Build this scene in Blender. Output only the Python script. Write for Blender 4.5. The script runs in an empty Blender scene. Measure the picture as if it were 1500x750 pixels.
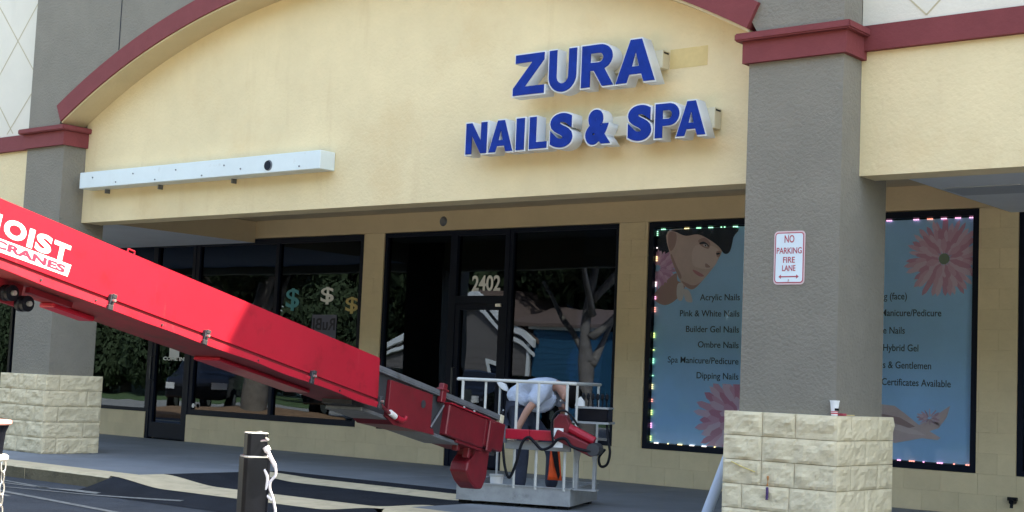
import bpy, bmesh, math, random
from mathutils import Vector, Matrix, noise
random.seed(7)
scn = bpy.context.scene
col = scn.collection
# ------------------------------------------------------------------ camera
CAM = Vector((6.4082, -10.8585, 1.1810))
RR = Vector((0.778095, 0.626705, 0.042527)); UU = Vector((0.020940, -0.093545, 0.995395)); FW = Vector((-0.627797, 0.773622, 0.085910))
cd = bpy.data.cameras.new("camera"); cam = bpy.data.objects.new("camera", cd); col.objects.link(cam)
cd.sensor_width = 36.0; cd.lens = 2129.9 / 1500 * 36; cd.clip_start = 0.05; cd.clip_end = 2000
m = Matrix((RR, UU, -FW)).transposed().to_4x4(); m.translation = CAM
cam.matrix_world = m
scn.camera = cam
# ------------------------------------------------------------------ sky and sun
SUN = Vector((0.42, 0.50, 0.755)).normalized()
w = bpy.data.worlds.new("World"); scn.world = w; w.use_nodes = True
nt = w.node_tree; bg = nt.nodes['Background']; sk = nt.nodes.new('ShaderNodeTexSky')
sk.sky_type = 'NISHITA'; sk.sun_disc = False; sk.sun_elevation = math.asin(SUN.z); sk.sun_rotation = math.atan2(SUN.x, SUN.y)
sk.air_density = 1.0; sk.dust_density = 1.6; sk.ozone_density = 1.0
nt.links.new(sk.outputs[0], bg.inputs[0]); bg.inputs[1].default_value = 0.15
ld = bpy.data.lights.new("sun", 'SUN'); ld.energy = 3.0; ld.angle = math.radians(0.55); ld.color = (1.0, 0.95, 0.86)
lo = bpy.data.objects.new("sun", ld); col.objects.link(lo); lo.location = (0, 0, 30)
lo.rotation_euler = SUN.to_track_quat('Z', 'Y').to_euler()
scn.view_settings.view_transform = 'Standard'; scn.view_settings.look = 'None'
scn.view_settings.exposure = 2.7; scn.view_settings.use_white_balance = True; scn.view_settings.white_balance_temperature = 8200; scn.view_settings.white_balance_tint = 8; scn.view_settings.gamma = 1.0
scn.render.resolution_x = 1024; scn.render.resolution_y = 512
try:
    scn.cycles.max_bounces = 8; scn.cycles.transparent_max_bounces = 12; scn.cycles.glossy_bounces = 4
except Exception: pass

# ------------------------------------------------------------------ materials
def mat(name, color, rough=0.7, metal=0.0, spec=0.5, bump=None, var=None, dirt=None, emit=None, coat=0.0, streak=None, ov=0.0):
    """bump=(scale,strength,dist); var=(scale,amount) brightness variation; dirt=(scale,threshold,colour,amount)"""
    M = bpy.data.materials.new(name); M.use_nodes = True; n = M.node_tree.nodes; L = M.node_tree.links
    b = n['Principled BSDF']; b.inputs['Base Color'].default_value = (*color, 1); b.inputs['Roughness'].default_value = rough
    b.inputs['Metallic'].default_value = metal; b.inputs['Specular IOR Level'].default_value = spec
    b.inputs['Coat Weight'].default_value = coat
    g = n.new('ShaderNodeNewGeometry'); pos = g.outputs['Position']
    cur = None
    def noise_(scale, det=4, rough_=0.6, vec=None):
        t = n.new('ShaderNodeTexNoise'); t.inputs['Scale'].default_value = scale; t.inputs['Detail'].default_value = det
        t.inputs['Roughness'].default_value = rough_; L.new(vec or pos, t.inputs['Vector']); return t
    if var:
        t = noise_(var[0], 5, 0.65); r = n.new('ShaderNodeMapRange'); L.new(t.outputs[0], r.inputs[0])
        r.inputs[1].default_value = 0.3; r.inputs[2].default_value = 0.7; r.inputs[3].default_value = 1 - var[1]; r.inputs[4].default_value = 1 + var[1]
        mx = n.new('ShaderNodeVectorMath'); mx.operation = 'SCALE'; mx.inputs[0].default_value = color; L.new(r.outputs[0], mx.inputs['Scale'])
        cur = mx.outputs[0]
    def over(fac, c2):
        nonlocal cur
        mx = n.new('ShaderNodeMix'); mx.data_type = 'RGBA'; L.new(fac, mx.inputs[0])
        if cur: L.new(cur, mx.inputs[6])
        else: mx.inputs[6].default_value = (*color, 1)
        mx.inputs[7].default_value = (*c2, 1); cur = mx.outputs[2]
    if dirt:
        t = noise_(dirt[0], 6, 0.7); r = n.new('ShaderNodeMapRange'); L.new(t.outputs[0], r.inputs[0])
        r.inputs[1].default_value = dirt[1]; r.inputs[2].default_value = dirt[1] + 0.16; r.inputs[4].default_value = dirt[3]; over(r.outputs[0], dirt[2])
    if streak:   # streak=(xscale,zscale,threshold,colour,amount) vertical runs
        mp = n.new('ShaderNodeMapping'); L.new(pos, mp.inputs[0]); mp.inputs['Scale'].default_value = (streak[0], streak[0], streak[1])
        t = noise_(1.0, 4, 0.6, mp.outputs[0]); r = n.new('ShaderNodeMapRange'); L.new(t.outputs[0], r.inputs[0])
        r.inputs[1].default_value = streak[2]; r.inputs[2].default_value = streak[2] + 0.2; r.inputs[4].default_value = streak[4]; over(r.outputs[0], streak[3])
    if ov:
        oi = n.new('ShaderNodeObjectInfo'); r = n.new('ShaderNodeMapRange'); L.new(oi.outputs['Random'], r.inputs[0]); r.inputs[3].default_value = 1 - ov; r.inputs[4].default_value = 1 + ov
        mx = n.new('ShaderNodeVectorMath'); mx.operation = 'SCALE'; L.new(r.outputs[0], mx.inputs['Scale'])
        if cur: L.new(cur, mx.inputs[0])
        else: mx.inputs[0].default_value = color
        cur = mx.outputs[0]
    if cur: L.new(cur, b.inputs['Base Color'])
    if bump:
        t = noise_(bump[0], 5, 0.6); bp = n.new('ShaderNodeBump'); bp.inputs['Strength'].default_value = bump[1]; bp.inputs['Distance'].default_value = bump[2]
        L.new(t.outputs[0], bp.inputs['Height']); L.new(bp.outputs[0], b.inputs['Normal'])
    if emit:
        b.inputs['Emission Color'].default_value = (*emit[0], 1); b.inputs['Emission Strength'].default_value = emit[1]
    return M
def glass(name, tint, wav=0.25, refl=1.5):
    M = bpy.data.materials.new(name); M.use_nodes = True; n = M.node_tree.nodes; L = M.node_tree.links
    n.remove(n['Principled BSDF']); out = n['Material Output']
    tr = n.new('ShaderNodeBsdfTransparent'); tr.inputs[0].default_value = (*tint, 1)
    gl = n.new('ShaderNodeBsdfGlossy'); gl.inputs['Roughness'].default_value = 0.0; gl.inputs[0].default_value = (0.50, 0.66, 0.92, 1)
    fr = n.new('ShaderNodeFresnel'); fr.inputs[0].default_value = refl
    mx = n.new('ShaderNodeMixShader'); L.new(fr.outputs[0], mx.inputs[0]); L.new(tr.outputs[0], mx.inputs[1]); L.new(gl.outputs[0], mx.inputs[2])
    L.new(mx.outputs[0], out.inputs[0])
    g = n.new('ShaderNodeNewGeometry'); t = n.new('ShaderNodeTexNoise'); t.inputs['Scale'].default_value = 1.1; t.inputs['Detail'].default_value = 1
    L.new(g.outputs['Position'], t.inputs['Vector']); bp = n.new('ShaderNodeBump'); bp.inputs['Strength'].default_value = wav; bp.inputs['Distance'].default_value = 0.02
    L.new(t.outputs[0], bp.inputs['Height']); L.new(bp.outputs[0], gl.inputs['Normal'])
    return M
M = {}
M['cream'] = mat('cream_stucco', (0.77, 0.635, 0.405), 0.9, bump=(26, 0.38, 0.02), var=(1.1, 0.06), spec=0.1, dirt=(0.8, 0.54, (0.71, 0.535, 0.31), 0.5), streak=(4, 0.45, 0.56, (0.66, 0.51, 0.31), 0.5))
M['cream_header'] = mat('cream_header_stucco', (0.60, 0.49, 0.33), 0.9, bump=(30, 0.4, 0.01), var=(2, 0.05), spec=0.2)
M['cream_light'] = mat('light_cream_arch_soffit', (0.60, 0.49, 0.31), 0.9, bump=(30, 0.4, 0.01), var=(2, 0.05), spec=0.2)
M['grey'] = mat('grey_stucco', (0.225, 0.208, 0.178), 0.92, bump=(34, 0.75, 0.02), var=(3, 0.06), spec=0.2, dirt=(1.3, 0.58, (0.22, 0.21, 0.18), 0.5))
M['white'] = mat('white_stucco', (0.70, 0.66, 0.58), 0.9, bump=(30, 0.4, 0.01), var=(1.5, 0.04), spec=0.2, streak=(3, 0.5, 0.55, (0.6, 0.57, 0.5), 0.5))
M['red_trim'] = mat('dark_red_trim', (0.20, 0.045, 0.05), 0.75, bump=(30, 0.35, 0.01), var=(4, 0.08), spec=0.25)
M['split'] = mat('split_face_stone', (0.68, 0.585, 0.41), 0.95, bump=(42, 0.5, 0.012), var=(7, 0.10), spec=0.15, dirt=(9, 0.60, (0.45, 0.38, 0.26), 0.5), ov=.055)
M['mortar'] = mat('mortar', (0.50, 0.43, 0.30), 0.95, bump=(40, 0.5, 0.01), spec=0.1)
M['block'] = mat('painted_block', (0.66, 0.55, 0.37), 0.9, bump=(20, 0.45, 0.012), var=(3, 0.06), spec=0.2, dirt=(14, 0.64, (0.44, 0.34, 0.20), 0.5), ov=.035)
M['soffit'] = mat('grey_soffit_board', (0.72, 0.74, 0.75), 0.8, bump=(20, 0.2, 0.005), var=(1.5, 0.05))
M['frame'] = mat('dark_bronze_frame', (0.004, 0.008, 0.020), 0.45, metal=0.0, spec=0.14)
M['glass'] = glass('tinted_glass', (0.16, 0.20, 0.27), 0.12, 1.68)
M['glass_clear'] = glass('clear_glass', (0.93, 0.95, 0.97), 0.04, 1.22)
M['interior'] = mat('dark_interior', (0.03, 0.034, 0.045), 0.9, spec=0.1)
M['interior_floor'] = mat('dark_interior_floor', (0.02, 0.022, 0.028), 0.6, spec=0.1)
M['asphalt'] = mat('asphalt', (0.056, 0.064, 0.078), 0.92, bump=(70, 1.0, 0.02), var=(1.6, 0.3), spec=0.25, dirt=(38, 0.58, (0.16, 0.16, 0.15), 0.6))
M['asphalt_new'] = mat('smooth_black_asphalt', (0.018, 0.021, 0.028), 0.93, bump=(70, 0.9, 0.012), var=(3, 0.25), spec=0.15, dirt=(40, 0.62, (0.07, 0.07, 0.07), 0.5))
M['sidewalk'] = mat('broom_concrete_sidewalk', (0.20, 0.215, 0.235), 0.85, bump=(60, 0.35, 0.004), var=(0.9, 0.14), spec=0.3, dirt=(2.2, 0.52, (0.25, 0.27, 0.29), 0.5), ov=.07)
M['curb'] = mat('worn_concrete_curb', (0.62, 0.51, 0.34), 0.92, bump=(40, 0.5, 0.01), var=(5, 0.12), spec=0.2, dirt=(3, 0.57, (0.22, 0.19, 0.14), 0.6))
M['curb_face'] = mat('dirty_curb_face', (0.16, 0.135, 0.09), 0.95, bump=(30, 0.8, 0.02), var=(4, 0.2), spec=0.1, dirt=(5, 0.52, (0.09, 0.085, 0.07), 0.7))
M['line'] = mat('faded_line_paint', (0.20, 0.20, 0.19), 0.9, var=(20, 0.3), dirt=(18, 0.5, (0.07, 0.075, 0.08), 0.8))
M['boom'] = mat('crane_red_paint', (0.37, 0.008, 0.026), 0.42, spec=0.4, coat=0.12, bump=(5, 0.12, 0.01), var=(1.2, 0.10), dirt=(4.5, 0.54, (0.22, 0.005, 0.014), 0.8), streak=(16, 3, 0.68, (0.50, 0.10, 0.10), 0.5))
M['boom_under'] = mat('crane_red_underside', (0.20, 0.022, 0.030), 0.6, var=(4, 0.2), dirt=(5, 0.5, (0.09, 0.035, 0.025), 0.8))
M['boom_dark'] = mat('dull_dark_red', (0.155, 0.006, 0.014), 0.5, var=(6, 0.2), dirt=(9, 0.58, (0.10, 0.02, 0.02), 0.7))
M['steel'] = mat('dull_steel', (0.16, 0.175, 0.20), 0.5, metal=0.4, var=(6, 0.2), dirt=(8, 0.55, (0.06, 0.06, 0.06), 0.6))
M['steel_dark'] = mat('dark_steel', (0.05, 0.055, 0.065), 0.5, metal=0.4, var=(6, 0.2))
M['alu'] = mat('grey_aluminium_tray', (0.34, 0.36, 0.38), 0.55, metal=0.35, var=(7, 0.15), dirt=(10, 0.55, (0.18, 0.19, 0.2), 0.6), bump=(14, 0.2, 0.01))
M['rail'] = mat('white_painted_rail', (0.50, 0.51, 0.50), 0.45, var=(9, 0.1), dirt=(16, 0.62, (0.28, 0.25, 0.2), 0.7))
M['chrome'] = mat('bright_clamp_metal', (0.6, 0.6, 0.6), 0.3, metal=0.8)
M['black'] = mat('black_paint', (0.005, 0.006, 0.010), 0.38, spec=0.16, bump=(25, 0.15, 0.004), var=(8, 0.3))
M['rubber'] = mat('black_rubber', (0.006, 0.007, 0.011), 0.6, spec=.2)
M['print_white'] = mat('white_lettering', (0.80, 0.80, 0.80), 0.5)
M['print_red'] = mat('red_lettering', (0.55, 0.02, 0.06), 0.5)
M['sign_red'] = mat('faded_sign_red', (0.42, 0.06, 0.09), 0.5, var=(50, 0.15))
M['sign_white'] = mat('reflective_sign_white', (0.66, 0.76, 0.83), 0.4, var=(4, 0.04))
M['blue'] = mat('blue_acrylic_face', (0.003, 0.030, 0.24), 0.6, spec=0.10, var=(7, 0.18), bump=(6, 0.05, 0.01))
M['letter_white'] = mat('white_letter_return', (0.66, 0.68, 0.70), 0.5)
M['raceway'] = mat('cream_raceway', (0.62, 0.56, 0.42), 0.55, var=(4, 0.05))
M['box_white'] = mat('white_metal_box', (0.66, 0.74, 0.76), 0.4, var=(2, 0.05), dirt=(8, 0.62, (0.45, 0.45, 0.42), 0.6))
M['ghost'] = mat('unpainted_patch', (0.70, 0.54, 0.26), 0.9, bump=(22, 0.5, 0.01), var=(6, 0.08), dirt=(6, 0.56, (0.74, 0.66, 0.48), 0.7))
M['pipe'] = mat('pale_blue_plastic', (0.50, 0.58, 0.70), 0.45, var=(4, 0.04))
M['paper'] = mat('white_paper', (0.75, 0.76, 0.78), 0.8)
M['cable'] = mat('white_cable', (0.70, 0.68, 0.74), 0.5, dirt=(30, 0.6, (0.3, 0.28, 0.3), 0.6))
M['orange'] = mat('orange_vest', (0.90, 0.10, 0.02), 0.7, var=(12, 0.2))
M['skin'] = mat('skin', (0.40, 0.205, 0.150), 0.55, var=(9, 0.08))
M['shirt'] = mat('pale_blue_shirt', (0.42, 0.48, 0.60), 0.9, var=(6, 0.10), bump=(6, 0.8, 0.05))
M['jeans'] = mat('dark_jeans', (0.028, 0.038, 0.068), 0.9, var=(8, 0.25), bump=(10, 0.4, 0.02))
M['hair'] = mat('dark_hair', (0.005, 0.004, 0.004), 0.8, spec=.1, bump=(60, .8, .01))
M['poster_blue'] = mat('poster_sky_blue', (0.36, 0.65, 0.90), 0.5, var=(0.9, 0.08))
M['poster_text'] = mat('poster_dark_text', (0.035, 0.05, 0.075), 0.5)
M['teal'] = mat('teal_sticker', (0.03, 0.28, 0.34), 0.5)
M['gold'] = mat('gold_sticker', (0.50, 0.38, 0.15), 0.5)
M['leaf'] = mat('tree_leaves', (0.043, 0.062, 0.028), 0.8, var=(3, 0.4), spec=0.2)
M['bark'] = mat('grey_bark', (0.20, 0.17, 0.14), 0.95, bump=(14, 0.8, 0.03), var=(5, 0.3))
M['grass'] = mat('lawn', (0.07, 0.12, 0.035), 0.95, var=(1.5, 0.3))
M['mulch'] = mat('mulch', (0.30, 0.17, 0.09), 0.95, var=(8, 0.3), bump=(30, 0.8, 0.03))
M['siding'] = mat('grey_brown_siding', (0.16, 0.14, 0.13), 0.8, var=(2, 0.06))
M['shingle'] = mat('brown_shingle', (0.15, 0.10, 0.08), 0.9, var=(10, 0.2))
M['blue_siding'] = mat('blue_siding', (0.010, 0.09, 0.17), 0.7, var=(2, 0.05))
M['trim_white'] = mat('white_trim', (0.8, 0.8, 0.78), 0.6)
M['car'] = mat('black_car_paint', (0.012, 0.013, 0.016), 0.2, coat=0.5)
M['headlight'] = mat('headlight_lens', (0.8, 0.8, 0.78), 0.2)
M['roof'] = mat('flat_roof', (0.3, 0.3, 0.3), 0.9)
def led(c): return mat('led_glow', c, 0.4, emit=(c, .38))
LED = [led(c) for c in ((1, .85, .45), (.35, 1, .7), (1, .35, .3), (.9, .9, 1), (1, .45, .85), (.75, 1, .35))]

# ------------------------------------------------------------------ helpers
WLOC = {}
def root(name, label, cat, loc=(0, 0, 0), rotz=0, group=None, matrix=None):
    o = bpy.data.objects.new(name, None); col.objects.link(o); o.empty_display_size = 0.2
    if matrix is not None:
        o.matrix_world = matrix
    else:
        o.location = loc; o.rotation_euler = (0, 0, rotz)
    o['label'] = label; o['category'] = cat
    if group: o['group'] = group
    WLOC[o.name] = Vector((0, 0, 0)) if (matrix is not None or rotz) else Vector(loc)
    return o
def link(name, me, m_, parent=None, label=None, recenter=True, smooth=False):
    """me: mesh with vertices in the frame of the thing (world axes for unrotated things)."""
    if len(me.vertices) == 0: return None
    c = Vector((0, 0, 0))
    if recenter:
        xs = [v.co for v in me.vertices]
        c = Vector([(min(v[i] for v in xs) + max(v[i] for v in xs)) / 2 for i in range(3)])
        me.transform(Matrix.Translation(-c))
    if m_ is not None:
        keep = [p.material_index for p in me.polygons]; me.materials.clear()
        for q in (m_ if isinstance(m_, (list, tuple)) else [m_]): me.materials.append(q)
        if isinstance(m_, (list, tuple)): me.polygons.foreach_set('material_index', keep)
    if smooth:
        for p in me.polygons: p.use_smooth = True
    o = bpy.data.objects.new(name, me); col.objects.link(o)
    if parent:
        o.parent = parent; o.location = c - WLOC[parent.name]
    else: o.location = c
    WLOC[o.name] = c
    if label: o['label'] = label
    return o
def obj(name, bm, m_, parent=None, label=None, smooth=False, bevel=0):
    if bevel:
        bmesh.ops.bevel(bm, geom=[e for e in bm.edges], offset=bevel, segments=1, affect='EDGES', clamp_overlap=True)
    bmesh.ops.recalc_face_normals(bm, faces=bm.faces)
    me = bpy.data.meshes.new(name); bm.to_mesh(me); bm.free()
    return link(name, me, m_, parent, label, smooth=smooth)
def tag(o, label=None, cat=None, group=None, kind=None):
    if label: o['label'] = label
    if cat: o['category'] = cat
    if group: o['group'] = group
    if kind: o['kind'] = kind
    return o
def box(bm, x0, x1, y0, y1, z0, z1, mi=0):
    v = [bm.verts.new(p) for p in ((x0, y0, z0), (x1, y0, z0), (x1, y1, z0), (x0, y1, z0), (x0, y0, z1), (x1, y0, z1), (x1, y1, z1), (x0, y1, z1))]
    for f in ((0, 3, 2, 1), (4, 5, 6, 7), (0, 1, 5, 4), (1, 2, 6, 5), (2, 3, 7, 6), (3, 0, 4, 7)):
        bm.faces.new([v[i] for i in f]).material_index = mi
    return v
def B(*a):
    bm = bmesh.new(); box(bm, *a); return bm
def boxes(lst):
    bm = bmesh.new()
    for a in lst: box(bm, *a)
    return bm
def prism(pts, axis, a, b, bm=None):
    """extrude polygon pts (2D) along axis ('y': pts=(x,z); 'x': pts=(y,z); 'z': pts=(x,y)) from a to b"""
    bm = bm or bmesh.new()
    def P(p, t): return {'y': (p[0], t, p[1]), 'x': (t, p[0], p[1]), 'z': (p[0], p[1], t)}[axis]
    A = [bm.verts.new(P(p, a)) for p in pts]; Bv = [bm.verts.new(P(p, b)) for p in pts]
    n = len(pts); bm.faces.new(A); bm.faces.new(Bv[::-1])
    for i in range(n): bm.faces.new((A[i], A[(i + 1) % n], Bv[(i + 1) % n], Bv[i]))
    return bm
def tube(bm, pts, r, seg=8, caps=True):
    pts = [Vector(p) for p in pts]; rs = r if isinstance(r, (list, tuple)) else [r] * len(pts)
    rings = []; prev = None
    for i, p in enumerate(pts):
        d = (pts[min(i + 1, len(pts) - 1)] - pts[max(i - 1, 0)]).normalized()
        if prev is None:
            a = d.cross(Vector((0, 0, 1))); a = a if a.length > 1e-3 else d.cross(Vector((0, 1, 0)))
        else: a = prev - d * prev.dot(d)
        a.normalize(); prev = a; b = d.cross(a)
        rings.append([bm.verts.new(p + (a * math.cos(2 * math.pi * k / seg) + b * math.sin(2 * math.pi * k / seg)) * rs[i]) for k in range(seg)])
    for q, s in zip(rings, rings[1:]):
        for k in range(seg): bm.faces.new((q[k], q[(k + 1) % seg], s[(k + 1) % seg], s[k]))
    if caps: bm.faces.new(rings[0][::-1]); bm.faces.new(rings[-1])
    return bm
def spline(pts, n=6):
    P = [Vector(p) for p in pts]; out = []
    for i in range(len(P) - 1):
        p0, p1, p2, p3 = P[max(i - 1, 0)], P[i], P[i + 1], P[min(i + 2, len(P) - 1)]
        for k in range(n):
            t = k / n
            out.append(0.5 * ((2 * p1) + (p2 - p0) * t + (2 * p0 - 5 * p1 + 4 * p2 - p3) * t * t + (3 * p1 - p0 - 3 * p2 + p3) * t ** 3))
    return out + [P[-1]]
def textmesh(s, extrude=0.0, offset=0.0, res=4, spacing=1.0):
    c = bpy.data.curves.new('txt', 'FONT'); c.body = s; c.size = 1; c.extrude = extrude; c.offset = offset; c.resolution_u = res
    c.space_character = spacing
    o = bpy.data.objects.new('txt', c); col.objects.link(o)
    dg = bpy.context.evaluated_depsgraph_get(); me = bpy.data.meshes.new_from_object(o.evaluated_get(dg))
    bpy.data.objects.remove(o); bpy.data.curves.remove(c)
    return me
def fit_text(me, x0, x1, z0, z1, y, thick=None, mirror=False):
    """stand the text mesh up in the XZ plane, fitted to the rectangle, its face at y"""
    xs = [v.co.x for v in me.vertices]; ys = [v.co.y for v in me.vertices]; zs = [v.co.z for v in me.vertices]
    ax, bx, ay, by = min(xs), max(xs), min(ys), max(ys); hz = max(zs)
    for v in me.vertices:
        u = (v.co.x - ax) / (bx - ax); t = (v.co.y - ay) / (by - ay)
        if mirror: u = 1 - u
        d = 0 if not thick else (hz - v.co.z) / (2 * hz) * thick
        v.co = (x0 + u * (x1 - x0), y + d, z0 + t * (z1 - z0))
    return me
def native(s, offset=0.0):
    me = textmesh(s, 0, offset); xs = [v.co.x for v in me.vertices]; ys = [v.co.y for v in me.vertices]
    return me, max(xs) - min(xs), min(ys), max(ys)
def flat_text(s, y, right=None, left=None, base=0, size=0.1, offset=0.02, name='lettering', m_=None, parent=None, sx=1.0, thick=0.002, center=None):
    me = textmesh(s, 0.01, offset)
    xs = [v.co.x for v in me.vertices]; ax, bx = min(xs), max(xs)
    wd = (bx - ax) * size * sx
    x0 = left if left is not None else (right - wd if right is not None else center - wd / 2)
    for v in me.vertices:
        v.co = (x0 + (v.co.x - ax) * size * sx, y + (0.01 - v.co.z) / 0.02 * thick, base + v.co.y * size)
    return link(name, me, m_, parent)
def poly(pts, y, name, m_, parent, thick=0.0015):
    return obj(name, prism(pts, 'y', y, y + thick), m_, parent)

# ================================================================== GROUND
def S(t): t = max(0, min(1, t)); return t * t * (3 - 2 * t)
SW_F = -1.33   # front of the curb
def sheet(name, xs, ys, zf, m_, kind='structure'):
    bm = bmesh.new(); V = [[bm.verts.new((x, y, zf(x, y))) for y in ys] for x in xs]
    for i in range(len(xs) - 1):
        for j in range(len(ys) - 1): bm.faces.new((V[i][j], V[i + 1][j], V[i + 1][j + 1], V[i][j + 1]))
    o = obj(name, bm, m_, smooth=True); o['kind'] = kind; return o
o = obj('asphalt_lot', B(-400, 400, -18, 12, -0.6, -0.15), M['asphalt']); tag(o, kind='structure')
o = obj('lawn', B(-600, 600, -700, -18, -0.6, -0.13), M['grass']); tag(o, kind='structure')
o = obj('added_bounce_strip', B(-400, 400, -17.9, -6.6, -.3, -0.143), mat('pale_bounce_strip', (.30, .285, .25), .9, bump=(40, .5, .01), var=(.6, .1), dirt=(1.2, .55, (.2, .19, .17), .6))); tag(o, kind='structure')  # added pale strip out of view, bounces sunlight up onto facade and soffits
XL, XR = -6.72, -2.95      # curb cut
def dip(x):  # 0 at the ends, 1 in the lowered middle
    return min(S((x - XL) / 0.95), S((XR + 0.25 - x) / 0.85))
frange = lambda a, b, n: [a + (b - a) * k / n for k in range(n + 1)]
# sidewalk slabs, each a flag of its own, laid with open joints
sw_under = obj('sidewalk', boxes([(-30, XL, -0.95, 4.3, -0.6, -0.012), (XR + 0.25, 30, -0.95, 4.3, -0.6, -0.012), (XL, XR + 0.25, 1.10, 4.3, -0.6, -0.012)]), M['mortar']); tag(sw_under, kind='structure')
def slab(x0, x1, y0, y1):
    g = 0.004; bm = B(x0 + g, x1 - g, y0 + g, y1 - g, -0.010, 0.0); obj('paving_slab', bm, M['sidewalk'], sw_under)
ysl = [-0.95, 1.09, 2.62, 4.15]
xsl = [-30, -22, -16, -13, -11.2, -9.4, -7.9, XL, -5.4, -4.0, XR + .25, -1.2, 0.4, 2.0, 3.6, 7, 14, 30]
for a, b in zip(xsl, xsl[1:]):
    for c, d in zip(ysl, ysl[1:]):
        if c < 0 and a >= XL - .01 and b <= XR + .26: continue
        slab(a, b, c, d)
# curb, built in cast lengths
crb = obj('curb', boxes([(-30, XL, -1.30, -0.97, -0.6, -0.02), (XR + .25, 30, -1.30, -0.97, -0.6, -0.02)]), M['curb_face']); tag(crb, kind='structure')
def curb_piece(x0, x1):
    bm = bmesh.new(); n = max(4, int((x1 - x0) / 0.06)); prof = [(-1.335, -0.20), (-1.330, -0.028), (-1.305, -0.002), (-1.27, 0.001), (-0.955, 0.001), (-0.955, -0.05)]
    rows = []
    for k in range(n + 1):
        x = x0 + 0.004 + (x1 - x0 - 0.008) * k / n
        rows.append([bm.verts.new((x, y + (noise.noise((x * 3.1, y * 5, z * 9)) * (0.018 if z < -.001 else 0.006) if y < -1 else 0), z + (noise.noise((x * 6, y * 3, 2)) * 0.004 if z > -.1 and y < -1.2 else 0))) for y, z in prof])
    for a, b in zip(rows, rows[1:]):
        for k in range(len(prof) - 1):
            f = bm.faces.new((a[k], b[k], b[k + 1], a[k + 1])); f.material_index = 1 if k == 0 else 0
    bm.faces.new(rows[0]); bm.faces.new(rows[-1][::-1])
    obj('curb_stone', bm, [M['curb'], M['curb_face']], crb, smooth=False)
for a, b in ((-30, -20), (-20, -14), (-14, -11), (-11, -8.3), (-8.3, XL), (XR + .25, 0.3), (0.3, 3.3), (3.3, 9), (9, 30)): curb_piece(a, b)
# the lowered strip and the ramp behind it
def rz(x, y):
    pr = 1.0 if y < 0.35 else max(0, (1.10 - y) / 0.75)
    return -0.072 * dip(x) * pr
def ramp(name, y0, y1, m_, ny):
    return sheet(name, frange(XL, XR + .25, 48), frange(y0, y1, ny), rz, m_)
ramp('lowered_curb_strip', -1.333, -0.62, M['curb'], 3)
ramp('black_ramp_surface', -0.62, 0.52, M['asphalt_new'], 4)
ramp('concrete_ramp_band', 0.52, 0.86, M['curb'], 2)
ramp('black_ramp_edge', 0.86, 1.10, M['asphalt_new'], 2)
# asphalt wedge laid up against the lowered strip
def wz(x, y):
    t = (y + 1.85) / (1.85 - 1.335); top = -0.072 * dip(x) - 0.003
    e = S((x - (XL + 0.02)) / 0.05) * S((XR + .35 - x) / 0.2)
    return -0.146 + (top + 0.146) * max(0, t) ** 1.3 * e
sheet('asphalt_wedge', frange(XL - .02, XR + .4, 140), frange(-1.85, -1.336, 8), wz, M['asphalt_new'])
def stripe(x0, y0, x1, y1, wd):
    d = Vector((x1 - x0, y1 - y0, 0)); n = Vector((-d.y, d.x, 0)).normalized() * wd / 2; bm = bmesh.new()
    def z(x, y): return max(-0.15, wz(x, y) if (XL - .02 < x < XR + .4 and -1.85 < y < -1.336) else -0.15) + 0.005
    N = 10; L_ = []; R_ = []
    for k in range(N + 1):
        p = Vector((x0, y0, 0)) + d * k / N; a = p + n; b = p - n
        L_.append(bm.verts.new((a.x, a.y, z(a.x, a.y)))); R_.append(bm.verts.new((b.x, b.y, z(b.x, b.y))))
    for k in range(N): bm.faces.new((L_[k], R_[k], R_[k + 1], L_[k + 1]))
    o = obj('painted_line', bm, M['line']); tag(o, kind='structure')
stripe(-9.3, -1.55, -7.1, -1.83, .06); stripe(-10.2, -2.0, -6.25, -1.79, .07); stripe(-8.5, -2.4, -5.1, -1.64, .06); stripe(-8.2, -2.3, -4.3, -2.78, .09); stripe(-9, -1.9, -6.4, -2.72, .05)

# ================================================================== BUILDING
bld = root('shop_building', 'cream and grey strip mall shopfront with a red arch band and stone based pillars', 'shop', (0, 2, 0))
WLOC[bld.name] = Vector((0, 2, 0))
XC, ZC, RI, RO = -5.05, -5.0, 10.65, 10.895
H = 8.6
# grey surround above the arch
bm = bmesh.new()
def arch_z(x, R): return ZC + math.sqrt(R * R - (x - XC) ** 2)
N = 56; xs = frange(-10.28, 0.18, N)
rows = []
for x in [-10.97] + [-10.281] + xs[1:-1] + [0.181, 0.985]:
    inside = -10.2801 < x < 0.1801
    zb = arch_z(x, RO) - 0.06 if inside else 4.27
    rows.append([bm.verts.new(p) for p in ((x, .088, zb), (x, .088, H), (x, .425, H), (x, .425, zb))])
for a, b in zip(rows, rows[1:]):
    for k in range(4): bm.faces.new((a[k], a[(k + 1) % 4], b[(k + 1) % 4], b[k]))
bm.faces.new(rows[0]); bm.faces.new(rows[-1][::-1])
surround = obj('arch_surround', bm, M['grey'], bld)
obj('expansion_joint', B(-9.066, -9.056, .082, .1, 5.17, 8.5), M['frame'], surround)
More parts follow.
